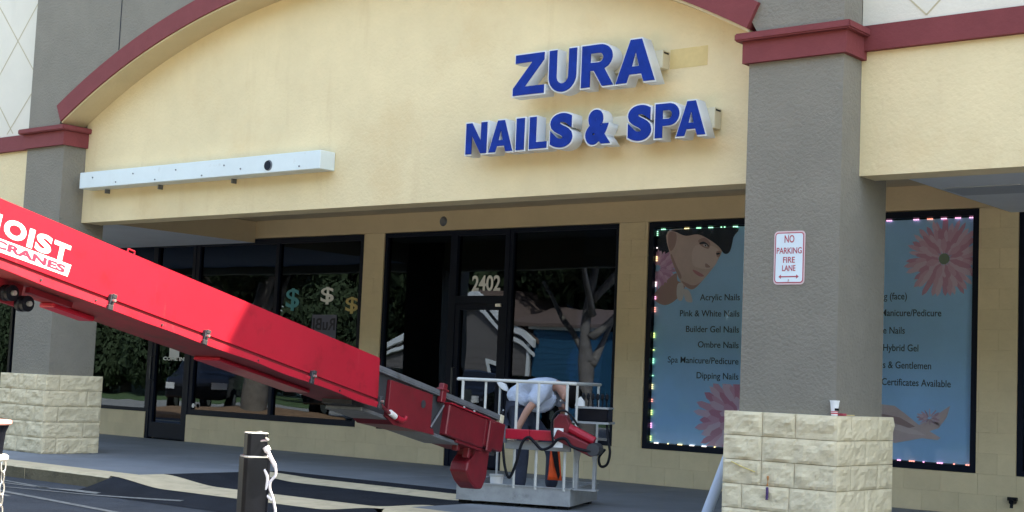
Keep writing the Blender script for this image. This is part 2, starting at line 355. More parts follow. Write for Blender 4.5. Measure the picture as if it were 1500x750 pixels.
# red arch band
def arc_band(y0, y1, Ri, Ro, half, name, m_, parent, cutends=True):
    bm = bmesh.new(); rows = []
    a_in = math.asin(half / Ri); a_out = math.asin((half + 0.11 if cutends else half) / Ro)
    for k in range(65):
        t = -1 + 2 * k / 64; ai, ao = a_in * t, a_out * t
        pi = (XC + Ri * math.sin(ai), ZC + Ri * math.cos(ai)); po = (XC + Ro * math.sin(ao), ZC + Ro * math.cos(ao))
        rows.append([bm.verts.new(q) for q in ((pi[0], y0, pi[1]), (po[0], y0, po[1]), (po[0], y1, po[1]), (pi[0], y1, pi[1]))])
    for a, b in zip(rows, rows[1:]):
        for k in range(4): bm.faces.new((a[k], a[(k + 1) % 4], b[(k + 1) % 4], b[k]))
    bm.faces.new(rows[0]); bm.faces.new(rows[-1][::-1])
    return obj(name, bm, m_, parent)
arc_band(0.045, 0.30, RI + .002, RO, 5.13, 'arch_band', M['red_trim'], bld)
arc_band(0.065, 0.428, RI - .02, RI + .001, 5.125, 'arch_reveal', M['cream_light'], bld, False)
# cream sign wall under the arch
obj('sign_wall', B(-10.128, 0.098, .43, .74, 3.03, 7.5), M['cream'], bld, 'wide cream stucco wall under the arch')
# neighbours: white upper wall, red string band, cream lower wall
for x0, x1 in ((-30, -10.975), (0.988, 30)):
    wl = obj('upper_wall', B(x0, x1, .43, .75, 4.312, H), M['white'], bld)
    obj('string_band', B(x0, x1, .375, .76, 4.095, 4.31), M['red_trim'], bld)
    obj('lower_wall', B(x0, x1 , .432, .74, 3.035, 4.094), M['cream'], bld)
    def groove(a, b, par=wl):
        a = Vector((a[0], 0, a[1])); b = Vector((b[0], 0, b[1])); d = (b - a).normalized(); n = Vector((-d.z, 0, d.x)) * .007; bm = bmesh.new()
        v = [bm.verts.new((p + Vector((0, y, 0)))) for y in (.427, .44) for p in (a + n, a - n, b - n, b + n)]
        for f in ((0, 1, 2, 3), (4, 7, 6, 5), (0, 4, 5, 1), (1, 5, 6, 2), (2, 6, 7, 3), (3, 7, 4, 0)): bm.faces.new([v[i] for i in f])
        obj('groove_strip', bm, M['mortar'], par)
    if x1 < 0:
        s = 1.05; cx = -12.95
        for k in range(3):
            for z0 in (4.9 - 0.45 + 1.16 * 0,):
                pass
        for (a, b) in (((-12.62, 6.40), (-11.30, 5.02)), ((-11.30, 6.40), (-12.70, 4.86)), ((-12.70, 4.86 + .36), (-11.90, 4.36)), ((-11.20, 5.2), (-12.05, 4.36))): groove(a, b)
    else:
        for (a, b) in (((0.99, 4.925), (1.558, 4.353)), ((1.558, 4.353), (4.1, 6.8)), ((2.8, 4.353), (0.99, 6.12)), ((2.8, 4.353), (4.2, 5.75))): groove(a, b)
# pillars
def rough_block(x0, x1, y0, y1, z0, z1, faces, amp=0.020, seed=0):
    """box with split, displaced outer faces; faces from 'f' (front) 'r' (right) 'l' (left) 'b' (back)"""
    g = 0.003; x0 += g; x1 -= g; z0 += g; z1 -= g; y0 += (g if 'f' not in faces else 0); y1 -= (g if 'b' not in faces else 0)
    bm = bmesh.new(); nz = 8
    def disp(p, n, u, v):
        e = min(u, 1 - u, v * 1.0, 1 - v); e = min(1, e / 0.06)
        q = Vector((p.x * 6.5 + seed, p.y * 6.5, p.z * 9))
        h = noise.fractal(q, 0.9, 2.1, 4) * 0.85 + 0.35 + 0.5 * abs(noise.noise(q * 2.3 + Vector((5, 5, 5))))
        return p + n * amp * e * h
    def face(o_, U, V_, n, rough):
        lu = U.length; nu = max(3, int(lu / 0.024)) if rough else 1; nv = nz if rough else 1
        gr = []
        for i in range(nu + 1):
            for_j = []
            for j in range(nv + 1):
                u, v = i / nu, j / nv; p = o_ + U * u + V_ * v
                for_j.append(bm.verts.new(disp(p, n, u, v) if rough else p))
            gr.append(for_j)
        for i in range(nu):
            for j in range(nv): bm.faces.new((gr[i][j], gr[i + 1][j], gr[i + 1][j + 1], gr[i][j + 1]))
    dx, dy, dz = Vector((x1 - x0, 0, 0)), Vector((0, y1 - y0, 0)), Vector((0, 0, z1 - z0))
    face(Vector((x0, y0, z0)), dx, dz, Vector((0, -1, 0)), 'f' in faces)
    face(Vector((x1, y0, z0)), dy, dz, Vector((1, 0, 0)), 'r' in faces)
    face(Vector((x1, y1, z0)), -dx, dz, Vector((0, 1, 0)), 'b' in faces)
    face(Vector((x0, y1, z0)), -dy, dz, Vector((-1, 0, 0)), 'l' in faces)
    face(Vector((x0, y0, z1)), dx, dy, Vector((0, 0, 1)), False); face(Vector((x0, y1, z0)), dx, -dy, Vector((0, 0, -1)), False)
    return bm
def pillar(X, W, Dp, sx0, sx1, sy0, sy1, lay, label):
    sh = obj('pillar', B(sx0, sx1, sy0, sy1, 1.0, 4.03), M['grey'], bld, label)
    c = 0.2032
    obj('base_core', B(X + .02, X + W - .02, .02, Dp - .02, 0.0, 1.0), M['mortar'], sh)
    for r in range(5):
        z1 = 5 * c - r * c; z0 = z1 - c; fj, sj = lay[r]
        j = [0] + [q * W for q in fj] + [W]; s = [q * Dp for q in sj] + [Dp]
        for k, (a, b) in enumerate(zip(j, j[1:])):
            fc = 'f' + ('r' if b == W else '') + ('l' if a == 0 else '')
            obj('stone_block', rough_block(X + a, X + b, 0, s[0] if b == W or a == 0 else 0.2, z0, z1, fc, seed=r * 3.1), M['split'], sh)
        for a, b in zip(s, s[1:]):
            for sd in ('r', 'l'):
                xx = (X + W - 0.25, X + W) if sd == 'r' else (X, X + 0.25)
                obj('stone_block', rough_block(*xx, a, b, z0, z1, sd + ('b' if b == Dp else ''), seed=r * 3.1 + 7), M['split'], sh)
    # cornice cap: lower band and wider moulding
    obj('cap_band', B(sx0 - .045, sx1 + .045, .043, sy1 - .2, 4.022, 4.212), M['red_trim'], sh)
    mo = bmesh.new(); a0, a1, b0 = sx0 - .10, sx1 + .10, -.015
    box(mo, a0, a1, b0, sy1 - .16, 4.213, 4.282)
    bmesh.ops.bevel(mo, geom=[e for e in mo.edges], offset=.012, segments=2, affect='EDGES')
    obj('cap_moulding', mo, M['red_trim'], sh)
    return sh
pillar(0.0, 1.058, 1.058, 0.094, 0.988, 0.09, 0.965, [((.35, .64), (.24, .72)), ((.35,), (.49,)), ((.35, .64), (.24, .72)), ((.18, .60), (.5,)), ((.35, .7), (.25, .7))], 'grey pillar on stone base carrying the fire lane notice')
pillar(-11.08, 1.06, 0.86, -10.97, -10.122, 0.09, 0.775, [((.4, .8), (.24,)), ((.25, .6), (.74,)), ((.4, .8), (.24,)), ((.25, .6), (.70,)), ((.45,), (.24,))], 'grey pillar behind the raised red boom')
pillar(12.1, 1.058, 1.058, 12.194, 13.09, 0.09, 0.965, [((.35, .64), (.24, .72))] * 5, 'grey pillar far to the right')
# soffits
sf = obj('soffit', boxes([(0.93, 30, .741, 4.15, 3.165, 3.3), (-30, -10.95, .741, 4.15, 3.165, 3.3)]), M['soffit'], bld)
obj('soffit_panel', B(0.98, 1.72, 2.2, 2.72, 3.158, 3.166), mat('soffit_panel_grey', (.44, .46, .48), .8), sf, 'recessed grey access panel in the soffit')
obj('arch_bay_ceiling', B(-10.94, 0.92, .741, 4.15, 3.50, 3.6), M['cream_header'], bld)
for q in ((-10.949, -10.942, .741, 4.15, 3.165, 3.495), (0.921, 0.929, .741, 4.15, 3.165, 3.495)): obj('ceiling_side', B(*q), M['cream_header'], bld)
obj('roof', boxes([(-30, 30, .76, 16, 6.2, 6.4), (-30, 30, .75, .9, 6.4, H), (-30, 30, 15.8, 16, -.5, 6.2), (-30, -29.8, .76, 15.8, 3.6, 6.2), (29.8, 30, .76, 15.8, 3.6, 6.2)]), M['roof'], bld)
# storefront block wall
YW = 4.155; CH = 0.43 / 2
OPEN = [(-21.0, -16.4, .43, 3.225), (-15.2, -13.43, .43, 3.225), (-13.43, -12.37, 0, 3.225), (-12.37, -8.555, .43, 3.225), (-8.15, -6.83, .43, 3.225), (-6.83, -5.83, 0, 3.225), (-5.83, -4.05, .43, 3.225), (-3.615, .585, .43, 3.225), (1.005, 4.9, .43, 3.225), (6, 10, .43, 3.225), (11, 15, .43, 3.225)]
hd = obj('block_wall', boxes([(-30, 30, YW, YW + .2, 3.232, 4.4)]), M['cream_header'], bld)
core = []
def row_free(z):
    fr = [(-30, 30)]
    for a, b, c, d in OPEN:
        if c < z < d:
            nf = []
            for p, q in fr:
                if b <= p or a >= q: nf.append((p, q)); continue
                if a > p: nf.append((p, a))
                if b < q: nf.append((b, q))
            fr = nf
    return fr
BLK = {}
for r in range(15):
    z0, z1 = r * CH, (r + 1) * CH; zt = z1 if r < 14 else 3.23
    for p, q in row_free((z0 + z1) / 2):
        core.append((p, q, YW + .03, YW + .2, z0, zt))
        if q < -16 or p > 6: 
            core.append((p, q, YW + .0, YW + .04, z0, zt)); continue
        off = (r % 2) * .2032; k0 = math.floor((p - off) / .4064)
        x = k0 * .4064 + off
        while x < q:
            a, b = max(x, p), min(x + .4064, q)
            if b - a > 0.004 and b > -16 and a < 6:
                key = (round(b - a, 3), round(zt - z0, 3))
                if key not in BLK:
                    g = .0006; t = bmesh.new(); box(t, -key[0] / 2 + g, key[0] / 2 - g, -.017, .017, -key[1] / 2 + g, key[1] / 2 - g)
                    bmesh.ops.bevel(t, geom=[e for e in t.edges if all(v.co.y < 0 for v in e.verts)], offset=.0012, segments=1, affect='EDGES')
                    bmesh.ops.recalc_face_normals(t, faces=t.faces)
                    me = bpy.data.meshes.new('block'); t.to_mesh(me); t.free(); me.materials.append(M['block']); BLK[key] = me
                ob = bpy.data.objects.new('block', BLK[key]); col.objects.link(ob); ob.parent = hd
                ob.location = Vector(((a + b) / 2, YW + .017 + random.uniform(-.0008, .0008), (z0 + zt) / 2)) - WLOC[hd.name]
            x += .4064
obj('wall_core', boxes(core), M['block'], hd)
# windows
FY0, FY1 = YW + .02, YW + .11
def frame_rect(x0, x1, z0, z1, t=.055, y0=FY0, y1=FY1):
    return [(x0, x0 + t, y0, y1, z0, z1), (x1 - t, x1, y0, y1, z0, z1), (x0 + t, x1 - t, y0, y1, z1 - t, z1), (x0 + t, x1 - t, y0, y1, z0, z0 + t)]
def pane(x0, x1, z0, z1, par, m_=None, label=None):
    return obj('pane', B(x0 - .004, x1 + .004, YW + .062, YW + .068, z0 - .004, z1 + .004), m_ or M['glass'], par, label)
def window(x0, x1, z0, z1, mull, label=None, gm=None, t=.055, trans=None):
    wnd = obj('window', boxes(frame_rect(x0 + .002, x1 - .002, z0 + .002, z1 - .002, t)), M['frame'], bld, label)
    xs = [x0 + t] + [v for mm in mull for v in (mm - .035, mm + .035)] + [x1 - t]
    for mm in mull: obj('mullion', B(mm - .035, mm + .035, FY0 - .004, FY1, z0 + t, z1 - t), M['frame'], wnd)
    for i in range(0, len(xs), 2): pane(xs[i], xs[i + 1], z0 + t, z1 - t, wnd, gm)
    return wnd
window(-21.0, -16.4, .43, 3.225, [-19.2, -17.57], 'shop window seen left of the far pillar')
window(-15.2, -13.43, .43, 3.225, [], 'shop window left of the dark entrance door')
wA = window(-12.37, -8.555, .43, 3.225, [-10.42], 'two pane window carrying the dollar sign stickers', t=.085)
window(-8.15, -6.83, .43, 3.225, [], 'narrow window left of the numbered door')
window(-5.83, -4.05, .43, 3.225, [], 'wide window behind the aerial basket')
wC = window(-3.615, .585, .43, 3.225, [-2.18, -.86], 'wide window filled by blue nail posters', gm=M['glass_clear'], t=.07)
window(1.005, 4.9, .43, 3.225, [2.9], 'shop window right of the posters')
window(6, 10, .43, 3.225, [8]); window(11, 15, .43, 3.225, [13])
def door(x0, x1, label, tz=2.26):
    d = obj('door', boxes([(x0 + .002, x0 + .075, FY0 - .01, FY1, 0.003, 3.223), (x1 - .075, x1 - .002, FY0 - .01, FY1, 0.003, 3.223), (x0 + .075, x1 - .075, FY0 - .008, FY1, 3.15, 3.223), (x0 + .075, x1 - .075, FY0 - .008, FY1, tz - .05, tz + .06)] +
        [(x0 + .08, x0 + .155, FY0, FY1 - .02, .02, tz - .055), (x1 - .155, x1 - .08, FY0, FY1 - .02, .02, tz - .055), (x0 + .155, x1 - .155, FY0, FY1 - .02, tz - .13, tz - .055), (x0 + .155, x1 - .155, FY0, FY1 - .02, .02, .27)]), M['frame'], bld, label)
    pane(x0 + .155, x1 - .155, .27, tz - .13, d); pane(x0 + .075, x1 - .075, tz + .06, 3.15, d)
    bm = bmesh.new(); tube(bm, [(x0 + .118, FY0 - .002, 1.35), (x0 + .118, FY0 - .06, 1.33), (x0 + .118, FY0 - .06, .97), (x0 + .118, FY0 - .002, .95)], .013)
    obj('handle', bm, M['steel_dark'], d); return d
dA = door(-13.43, -12.37, 'dark glass door with a paper notice'); dB = door(-6.83, -5.83, 'dark glass door numbered 2402 above')
me = textmesh('2402', .02, .022); link('number_decal', fit_text(me, -6.50, -6.0, 2.385, 2.60, YW + .052, .004), M['print_white'], dB)
obj('door_closer', B(-6.02, -5.93, FY0 - .03, FY0 - .011, 2.17, 2.21), M['chrome'], dB)
for (x0, x1, z0, z1, mm, nm, lb) in ((-10.22, -9.925, 2.11, 2.45, 'teal', 'dollar_sticker', 'teal dollar sign sticker'), (-9.46, -9.185, 2.205, 2.465, 'print_white', 'dollar_sticker', 'white dollar sign sticker'), (-8.80, -8.655, 2.07, 2.315, 'gold', 'dollar_sticker', 'gold dollar sign sticker')):
    if mm == 'gold': x0, x1 = -8.93, -8.67
    link(nm, fit_text(textmesh('$', .02, .012), x0, x1, z0, z1, YW + .052, .004), M[mm], wA, lb)
obj('round_sticker', tube(bmesh.new(), [(-12.22, YW + .012, .58), (-12.22, YW + .019, .58)], .035, 16), M['print_white'], wA)
obj('light_fitting', tube(bmesh.new(), [(-7.03, YW - .001, 3.36), (-7.03, YW - .03, 3.36)], [.07, .04], 14), M['steel'], hd)
bm = bmesh.new(); tube(bm, [(1.0 + .62 - .62, YW - .0, .17), (1.0, YW - .1, .17)], .025, 10); tube(bm, [(1.0, YW - .08, .17), (1.0, YW - .09, .11)], .018, 8); tube(bm, [(.95, YW - .06, .2), (1.05, YW - .06, .2)], .02, 8)
tag(obj('hose_bib', bm, M['black']), 'small black wall tap low on the cream wall right of the posters', 'tap')
# interiors
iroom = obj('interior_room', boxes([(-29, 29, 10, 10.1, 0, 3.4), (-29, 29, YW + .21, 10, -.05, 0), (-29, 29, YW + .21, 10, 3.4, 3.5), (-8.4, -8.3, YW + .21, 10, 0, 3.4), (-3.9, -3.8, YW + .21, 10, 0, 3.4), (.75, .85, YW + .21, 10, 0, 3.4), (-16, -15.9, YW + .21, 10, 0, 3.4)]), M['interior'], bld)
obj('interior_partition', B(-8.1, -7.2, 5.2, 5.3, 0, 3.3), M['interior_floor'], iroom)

# ---------------- posters
def poster(x0, x1, z0, z1, label):
    r_ = root('window_poster', label, 'poster', ((x0 + x1) / 2, YW + .10, z0)); WLOC[r_.name] = Vector(((x0 + x1) / 2, YW + .10, z0))
    obj('poster_sheet', B(x0, x1, YW + .090, YW + .094, z0, z1), M['poster_blue'], r_); return r_
PY = YW + .0875
def petals(cx, cz, r, n, par, colors, squash=1.0, center=None, name='printed_petal', rng=(0, 360), clip=None, rin=.12):
    mats = [mat('petal_print', c, .6) for c in colors]
    for ring, (rr, nn) in enumerate(((1.0, int(n * 1.4)), (.78, int(n * 1.2)), (.5, int(n * .8)))):
        for k in range(nn):
            a = math.radians(rng[0] + (rng[1] - rng[0]) * (k + .5 * (ring % 2)) / nn) + random.uniform(-.05, .05)
            L_ = r * rr * random.uniform(.86, 1.02); wd = r * random.uniform(.055, .085)
            u = Vector((math.cos(a), math.sin(a) * squash)); n_ = Vector((-u.y, u.x))
            pts = [u * r * rin, u * L_ * .6 + n_ * wd, u * L_ * .9 + n_ * wd * .75, u * L_, u * L_ * .9 - n_ * wd * .75, u * L_ * .6 - n_ * wd]
            P2 = [(cx + p.x, cz + p.y) for p in pts]
            if clip:
                P2 = [(min(max(p[0], clip[0]), clip[1]), min(max(p[1], clip[2]), clip[3])) for p in P2]
            try: poly(P2, PY - .0016 * ring - .0005 * (k % 3), name, mats[(k + ring) % len(mats)], par, .0003)
            except Exception: pass
    if center: obj('printed_centre', tube(bmesh.new(), [(cx, PY - .0062, cz), (cx, PY - .0055, cz)], r * .13, 14), mat('centre_print', center, .6), par)
p1 = poster(-3.60, -2.22, .51, 3.14, 'blue nail services poster with a dark haired woman, left of the grey pillar')
p2 = poster(-.82, .51, .51, 3.14, 'blue poster with a large pink daisy and open hands right of the grey pillar')
pm = poster(-2.14, -.90, .51, 3.14, 'plain blue poster panel hidden behind the grey pillar')
NS = .108
for s, rx, z in (('Acrylic Nails', -2.25, 2.257), ('Pink & White Nails', -2.25, 2.062), ('Builder Gel Nails', -2.25, 1.872), ('Ombre Nails', -2.248, 1.687), ('Spa Manicure/Pedicure', -2.244, 1.495), ('Dipping Nails', -2.24, 1.315)):
    flat_text(s, PY, right=rx - .087, base=z, size=NS, m_=M['poster_text'], parent=p1, offset=.008)
for s, rx, z in (('Waxing (face)', -.185, 2.262), ('Manicure/Pedicure', .211, 2.078), ('Remove Nails', -.201, 1.885), ('Hybrid Gel', -.042, 1.694), ('Ladies & Gentlemen', .107, 1.505), ('Certificates Available', .329, 1.318)):
    flat_text(s, PY, right=rx - .062, base=z, size=NS, sx=.86, m_=M['poster_text'], parent=p2, offset=.008)
# printed woman: simple flat shapes
SKc = mat('print_skin', (.72, .53, .47), .6, var=(2.5, .12)); SKl = mat('print_skin_light', (.80, .62, .56), .6, var=(2.5, .06)); SKd = mat('print_skin_shade', (.46, .29, .26), .6)
PHair = mat('print_hair', (.012, .018, .035), .6); PLip = mat('print_lip', (.58, .24, .26), .6); PWhite = mat('print_white', (.72, .66, .66), .6)
def W(cpts):  # zoomed crop coords (px of an 857x750 crop) mapped to the poster plane
    out = []
    for u, v in cpts:
        x = 940 + u / 5.356; y = 310 + v / 5.356
        # plane X and Z from the fitted relation on this small area
        X = -3.578 + (x - 955) * 0.01018 + (y - 395) * 0.00018; Z = 2.630 + (395 - y) * .00823 + (x - 955) * -.00012
        out.append((max(-3.598, X), min(3.135, Z)))
    return out
def sm(pts, n=4):
    P = [Vector((a, b, 0)) for a, b in pts]; N_ = len(P); out = []
    for i in range(N_):
        p0, p1_, p2_, p3 = P[i - 1], P[i], P[(i + 1) % N_], P[(i + 2) % N_]
        for k in range(n):
            t = k / n; q = 0.5 * ((2 * p1_) + (p2_ - p0) * t + (2 * p0 - 5 * p1_ + 4 * p2_ - p3) * t * t + (3 * p1_ - p0 - 3 * p2_ + p3) * t ** 3)
            out.append((max(-3.598, q.x), min(3.135, q.y)))
    return out
def PP(c, lvl, name, m_, smooth=True):
    try: poly(sm(W(c)) if smooth else W(c), PY - lvl * .0012, name, m_, p1, .0006)
    except Exception as e: print('poly fail', name, e)
PP([(100, 130), (200, 120), (210, 300), (160, 330), (100, 320)], 1, 'printed_hair', PHair, False)
PP([(190, 140), (420, 130), (560, 200), (600, 290), (560, 390), (530, 440), (470, 520), (400, 600), (350, 600), (290, 540), (240, 420), (210, 330)], 2, 'printed_face', SKc)
PP([(95, 640), (250, 480), (270, 540), (330, 570), (270, 680), (180, 735), (100, 700)], 1.5, 'printed_neck', SKd)
PP([(400, 260), (560, 280), (565, 380), (520, 440), (440, 440), (380, 400)], 3, 'printed_cheek', SKl)
PP([(200, 150), (255, 160), (250, 250), (215, 300), (195, 240)], 3, 'printed_ear', SKd)
PP([(425, 215), (470, 200), (510, 240), (500, 285), (455, 270), (430, 245)], 4, 'printed_eye_shadow', SKd)
PP([(432, 238), (465, 228), (498, 255), (500, 270), (470, 248), (440, 250)], 4.6, 'printed_lash', PHair)
PP([(460, 254), (478, 248), (492, 264), (474, 268)], 5, 'printed_eye', PWhite)
PP([(472, 252), (482, 254), (482, 265), (474, 265)], 5.4, 'printed_iris', PHair)
PP([(558, 308), (590, 308), (582, 345), (562, 350)], 4, 'printed_eye_shadow', SKd)
PP([(556, 322), (578, 318), (584, 328), (562, 334)], 4.6, 'printed_lash', PHair)
PP([(300, 540), (350, 596), (400, 598), (470, 518), (430, 560), (380, 575)], 3.4, 'printed_jaw_shade', SKd)
PP([(225, 330), (262, 420), (300, 500), (285, 520), (240, 420), (215, 340)], 3.4, 'printed_cheek_shade', SKd)
PP([(245, 130), (690, 110), (680, 200), (655, 310), (615, 325), (575, 270), (500, 210), (420, 170), (330, 180), (262, 150)], 5.6, 'printed_hair', PHair)
PP([(385, 450), (430, 470), (470, 500), (440, 505), (400, 480)], 4, 'printed_lips', PLip)
PP([(480, 400), (515, 430), (480, 432)], 4, 'printed_nose_shadow', SKd)
PP([(270, 570), (310, 560), (320, 640), (300, 700), (268, 670)], 4, 'printed_finger', PWhite)
PP([(320, 610), (360, 620), (385, 700), (360, 710), (330, 690)], 4, 'printed_finger', PWhite)
petals(-3.515, 2.66, .31, 26, p1, [(.70, .40, .58), (.78, .50, .66), (.60, .30, .48)], clip=(-3.598, -2.3, .6, 3.1), name='printed_petal')
petals(-2.27, .83, .66, 26, p1, [(.66, .26, .34), (.74, .38, .46), (.78, .52, .60)], clip=(-3.0, -2.223, .515, 1.26), rin=.1)
petals(.172, 2.70, .46, 26, p2, [(.68, .34, .44), (.76, .46, .56), (.80, .58, .66)], center=(.22, .30, .20), clip=(-.8, .507, .6, 3.137))
hc = [(-.80, 1.10), (-.5, 1.107), (-.302, 1.094), (-.16, 1.0), (-.02, .90), (.12, .98), (.325, 1.121), (.29, 1.0), (.202, .878), (.10, .84), (.226, .775), (.19, .75), (.015, .76), (-.294, .69), (-.5, .74), (-.80, .76)]
hc = [(max(-.80, a - .06), b) for a, b in hc]
poly(hc, PY - .001, 'printed_hand', SKc, p2, .0006)
poly([(-.80, .99), (-.5, 1.0), (-.3, .97), (-.12, .88), (-.2, .86), (-.45, .93), (-.8, .93)], PY - .0022, 'printed_finger_shadow', SKd, p2, .0006)
poly([(-.45, .86), (-.2, .80), (.0, .79), (-.1, .84), (-.3, .89)], PY - .0022, 'printed_finger', SKl, p2, .0006)
petals(.04, .98, .17, 12, p2, [(.66, .42, .46), (.72, .52, .56), (.56, .34, .38)], squash=.6)
# LED strips around the posters
def led_strip(pts, label, pal, vertical):
    r_ = root('led_strip', label, 'light strip', pts[0]); WLOC[r_.name] = Vector(pts[0])
    a, b = Vector(pts[0]), Vector(pts[1]); n = int((b - a).length / .155)
    for k in range(n + 1):
        p = a.lerp(b, k / n); hx, hz = (.009, .038) if vertical else (.038, .009)
        mm = random.choice(pal)
        for q in (-1, 0, 1):
            dx = 0 if vertical else q * .023; dz = q * .023 if vertical else 0
            if k % 2 and random.random() < .45: continue
            obj('led', B(p.x + dx - .008, p.x + dx + .008, p.y, p.y + .006, p.z + dz - .006, p.z + dz + .006), random.choice(pal) if q == -1 else mm, r_) if q != -1 else None
            if q == -1: mm = random.choice(pal); obj('led', B(p.x + dx - .008, p.x + dx + .008, p.y, p.y + .006, p.z + dz - .006, p.z + dz + .006), mm, r_)
YL = YW + .072
led_strip(((-3.524, YL, .56), (-3.524, YL, 3.09)), 'column of coloured led lights down the left edge of the woman poster', LED, True)
led_strip(((-3.44, YL, 3.138), (-2.25, YL, 3.138)), 'row of yellow and green led lights along the top of the woman poster', [LED[0], LED[1], LED[5]], False)
led_strip(((-3.44, YL, .508), (-2.25, YL, .508)), 'row of pale yellow led lights along the foot of the woman poster', [LED[0], LED[3]], False)
led_strip(((-.78, YL, 3.138), (.48, YL, 3.138)), 'row of pink red led lights along the top of the daisy poster', [LED[2], LED[4]], False)
led_strip(((-.78, YL, .508), (.48, YL, .508)), 'row of pink red led lights along the foot of the daisy poster', [LED[2], LED[4]], False)

# ---------------- signs on the wall
def arc(cx, cy, rx, ry, a0, a1, n=10): return [(cx + rx * math.cos(math.radians(a0 + (a1 - a0) * k / n)), cy + ry * math.sin(math.radians(a0 + (a1 - a0) * k / n))) for k in range(n + 1)]
GLY = {
 'A': [[(0, 0), (.27, 0), (.335, .19), (.665, .19), (.73, 0), (1, 0), (.64, 1), (.36, 1)], [(.395, .36), (.605, .36), (.5, .74)]],
 'N': [[(0, 0), (.27, 0), (.27, .62), (.73, 0), (1, 0), (1, 1), (.73, 1), (.73, .38), (.27, 1), (0, 1)]],
 'Z': [[(0, 0), (1, 0), (1, .19), (.36, .19), (.98, .83), (.98, 1), (.06, 1), (.06, .81), (.62, .81), (0, .17)]],
 'L': [[(0, 0), (1, 0), (1, .19), (.38, .19), (.38, 1), (0, 1)]],
 'I': [[(0, 0), (1, 0), (1, 1), (0, 1)]],
 'U': [[(0, 1)] + arc(.5, .36, .5, .38, 180, 360, 16) + [(1, 1), (.73, 1)] + arc(.5, .36, .23, .19, 360, 180, 12) + [(.27, 1)]],
 'P': [[(0, 0), (.30, 0), (.30, .35), (.58, .35)] + arc(.58, .675, .42, .325, -80, 80, 12) + [(.58, 1), (0, 1)], [(.30, .54), (.54, .54)] + arc(.54, .675, .17, .135, -80, 80, 8) + [(.54, .81), (.30, .81)]],
 'R': [[(0, 0), (.27, 0), (.27, .39), (.40, .39), (.68, 0), (1.02, 0), (.72, .42)] + arc(.58, .70, .40, .30, -50, 80, 12) + [(.58, 1), (0, 1)], [(.27, .57), (.56, .57)] + arc(.56, .69, .14, .12, -80, 80, 8) + [(.56, .81), (.27, .81)]],
}
def glyph(ch, offset):
    if ch == '&': return textmesh(ch, .1, .064 if offset > 0 else .045, 6)
    if ch == 'S': return textmesh(ch, .1, .062 + offset * .7, 6)
    c = bpy.data.curves.new('g', 'CURVE'); c.dimensions = '2D'; c.fill_mode = 'BOTH'; c.extrude = .1; c.offset = offset
    for loop in GLY[ch]:
        sp = c.splines.new('POLY'); sp.points.add(len(loop) - 1); sp.use_cyclic_u = True
        for q, p in zip(sp.points, loop): q.co = (p[0], p[1], 0, 1)
    o = bpy.data.objects.new('g', c); col.objects.link(o); dg = bpy.context.evaluated_depsgraph_get()
    me = bpy.data.meshes.new_from_object(o.evaluated_get(dg)); bpy.data.objects.remove(o); bpy.data.curves.remove(c); return me
def channel_sign(text, spec, zb, zt, race, label, cat='sign'):
    r_ = root('channel_letter_sign', label, cat, (race[0][0], .43, zb)); WLOC[r_.name] = Vector((race[0][0], .43, zb))
    for ch, x0, x1 in spec:
        dz = (zt - zb) * (.03 if ch in 'SU&' else 0)
        lt = link('letter', fit_text(glyph(ch, 0.024 if ch != 'S' else .014), x0 - .016, x1 + .016, zb - dz - .014, zt + .014 + (dz if ch != 'U' else 0), .165, .145), M['letter_white'], r_)
        link('letter_face', fit_text(glyph(ch, 0.008 if ch != 'S' else 0.0), x0, x1, zb - dz, zt + (dz if ch != 'U' else 0), .157, .010), M['blue'], lt)
    for (a, b, z0, z1) in race:
        rc = obj('raceway', B(a, b, .312, .428, z0, z1), M['raceway'], r_, bevel=.004)
        obj('end_slot', B(b - .002, b + .003, .33, .41, z1 - .03, z1 - .015), M['frame'], rc)
    return r_
channel_sign('ZURA', [('Z', -2.612, -2.225), ('U', -2.168, -1.838), ('R', -1.775, -1.40), ('A', -1.372, -.935)], 4.0, 4.405, [(-2.35, -.955, 4.145, 4.315)], 'big blue ZURA letters, upper row of the shop sign')
channel_sign('NAILS & SPA', [('N', -3.20, -2.925), ('A', -2.895, -2.59), ('I', -2.545, -2.445), ('L', -2.38, -2.165), ('S', -2.125, -1.855), ('&', -1.70, -1.41), ('S', -1.215, -.955), ('P', -.912, -.655), ('A', -.68, -.375)], 3.452, 3.768, [(-3.0, -.375, 3.535, 3.725)], 'blue NAILS & SPA letters, lower row of the shop sign')
tag(obj('wall_patch', B(-.945, -.54, .427, .431, 4.15, 4.335), M['ghost']), 'bare yellow rectangle of old paint right of the letters ZURA', 'paint patch')
r_ = root('sign_raceway_box', 'long white metal sign box bolted low on the cream wall, with a round hole', 'sign box', (-9.9, .43, 3.45)); WLOC[r_.name] = Vector((-9.9, .43, 3.45))
bx = obj('box_body', B(-9.885, -5.365, .20, .428, 3.445, 3.655), M['box_white'], r_, bevel=.006)
obj('conduit_hole', tube(bmesh.new(), [(-6.231, .192, 3.53), (-6.231, .25, 3.53)], .055, 18), M['frame'], r_)
obj('hole_rim', tube(bmesh.new(), [(-6.215, .1955, 3.53), (-6.215, .215, 3.53)], .062, 18), M['steel'], r_)
for x in (-9.6, -9.1, -8.75, -8.3, -7.9, -7.4, -7.0, -6.7, -5.7): obj('bolt', tube(bmesh.new(), [(x, .192, 3.53 + .05 * math.sin(x * 7)), (x, .204, 3.53 + .05 * math.sin(x * 7))], .010, 8), M['steel'], r_)
for x in (-9.55, -8.45, -7.05): obj('bracket', B(x, x + .02, .36, .428, 3.39, 3.446), M['steel'], r_)
for x in (-5.6, -6.95): obj('top_clip', B(x, x + .07, .33, .428, 3.655, 3.672), M['steel'], r_)
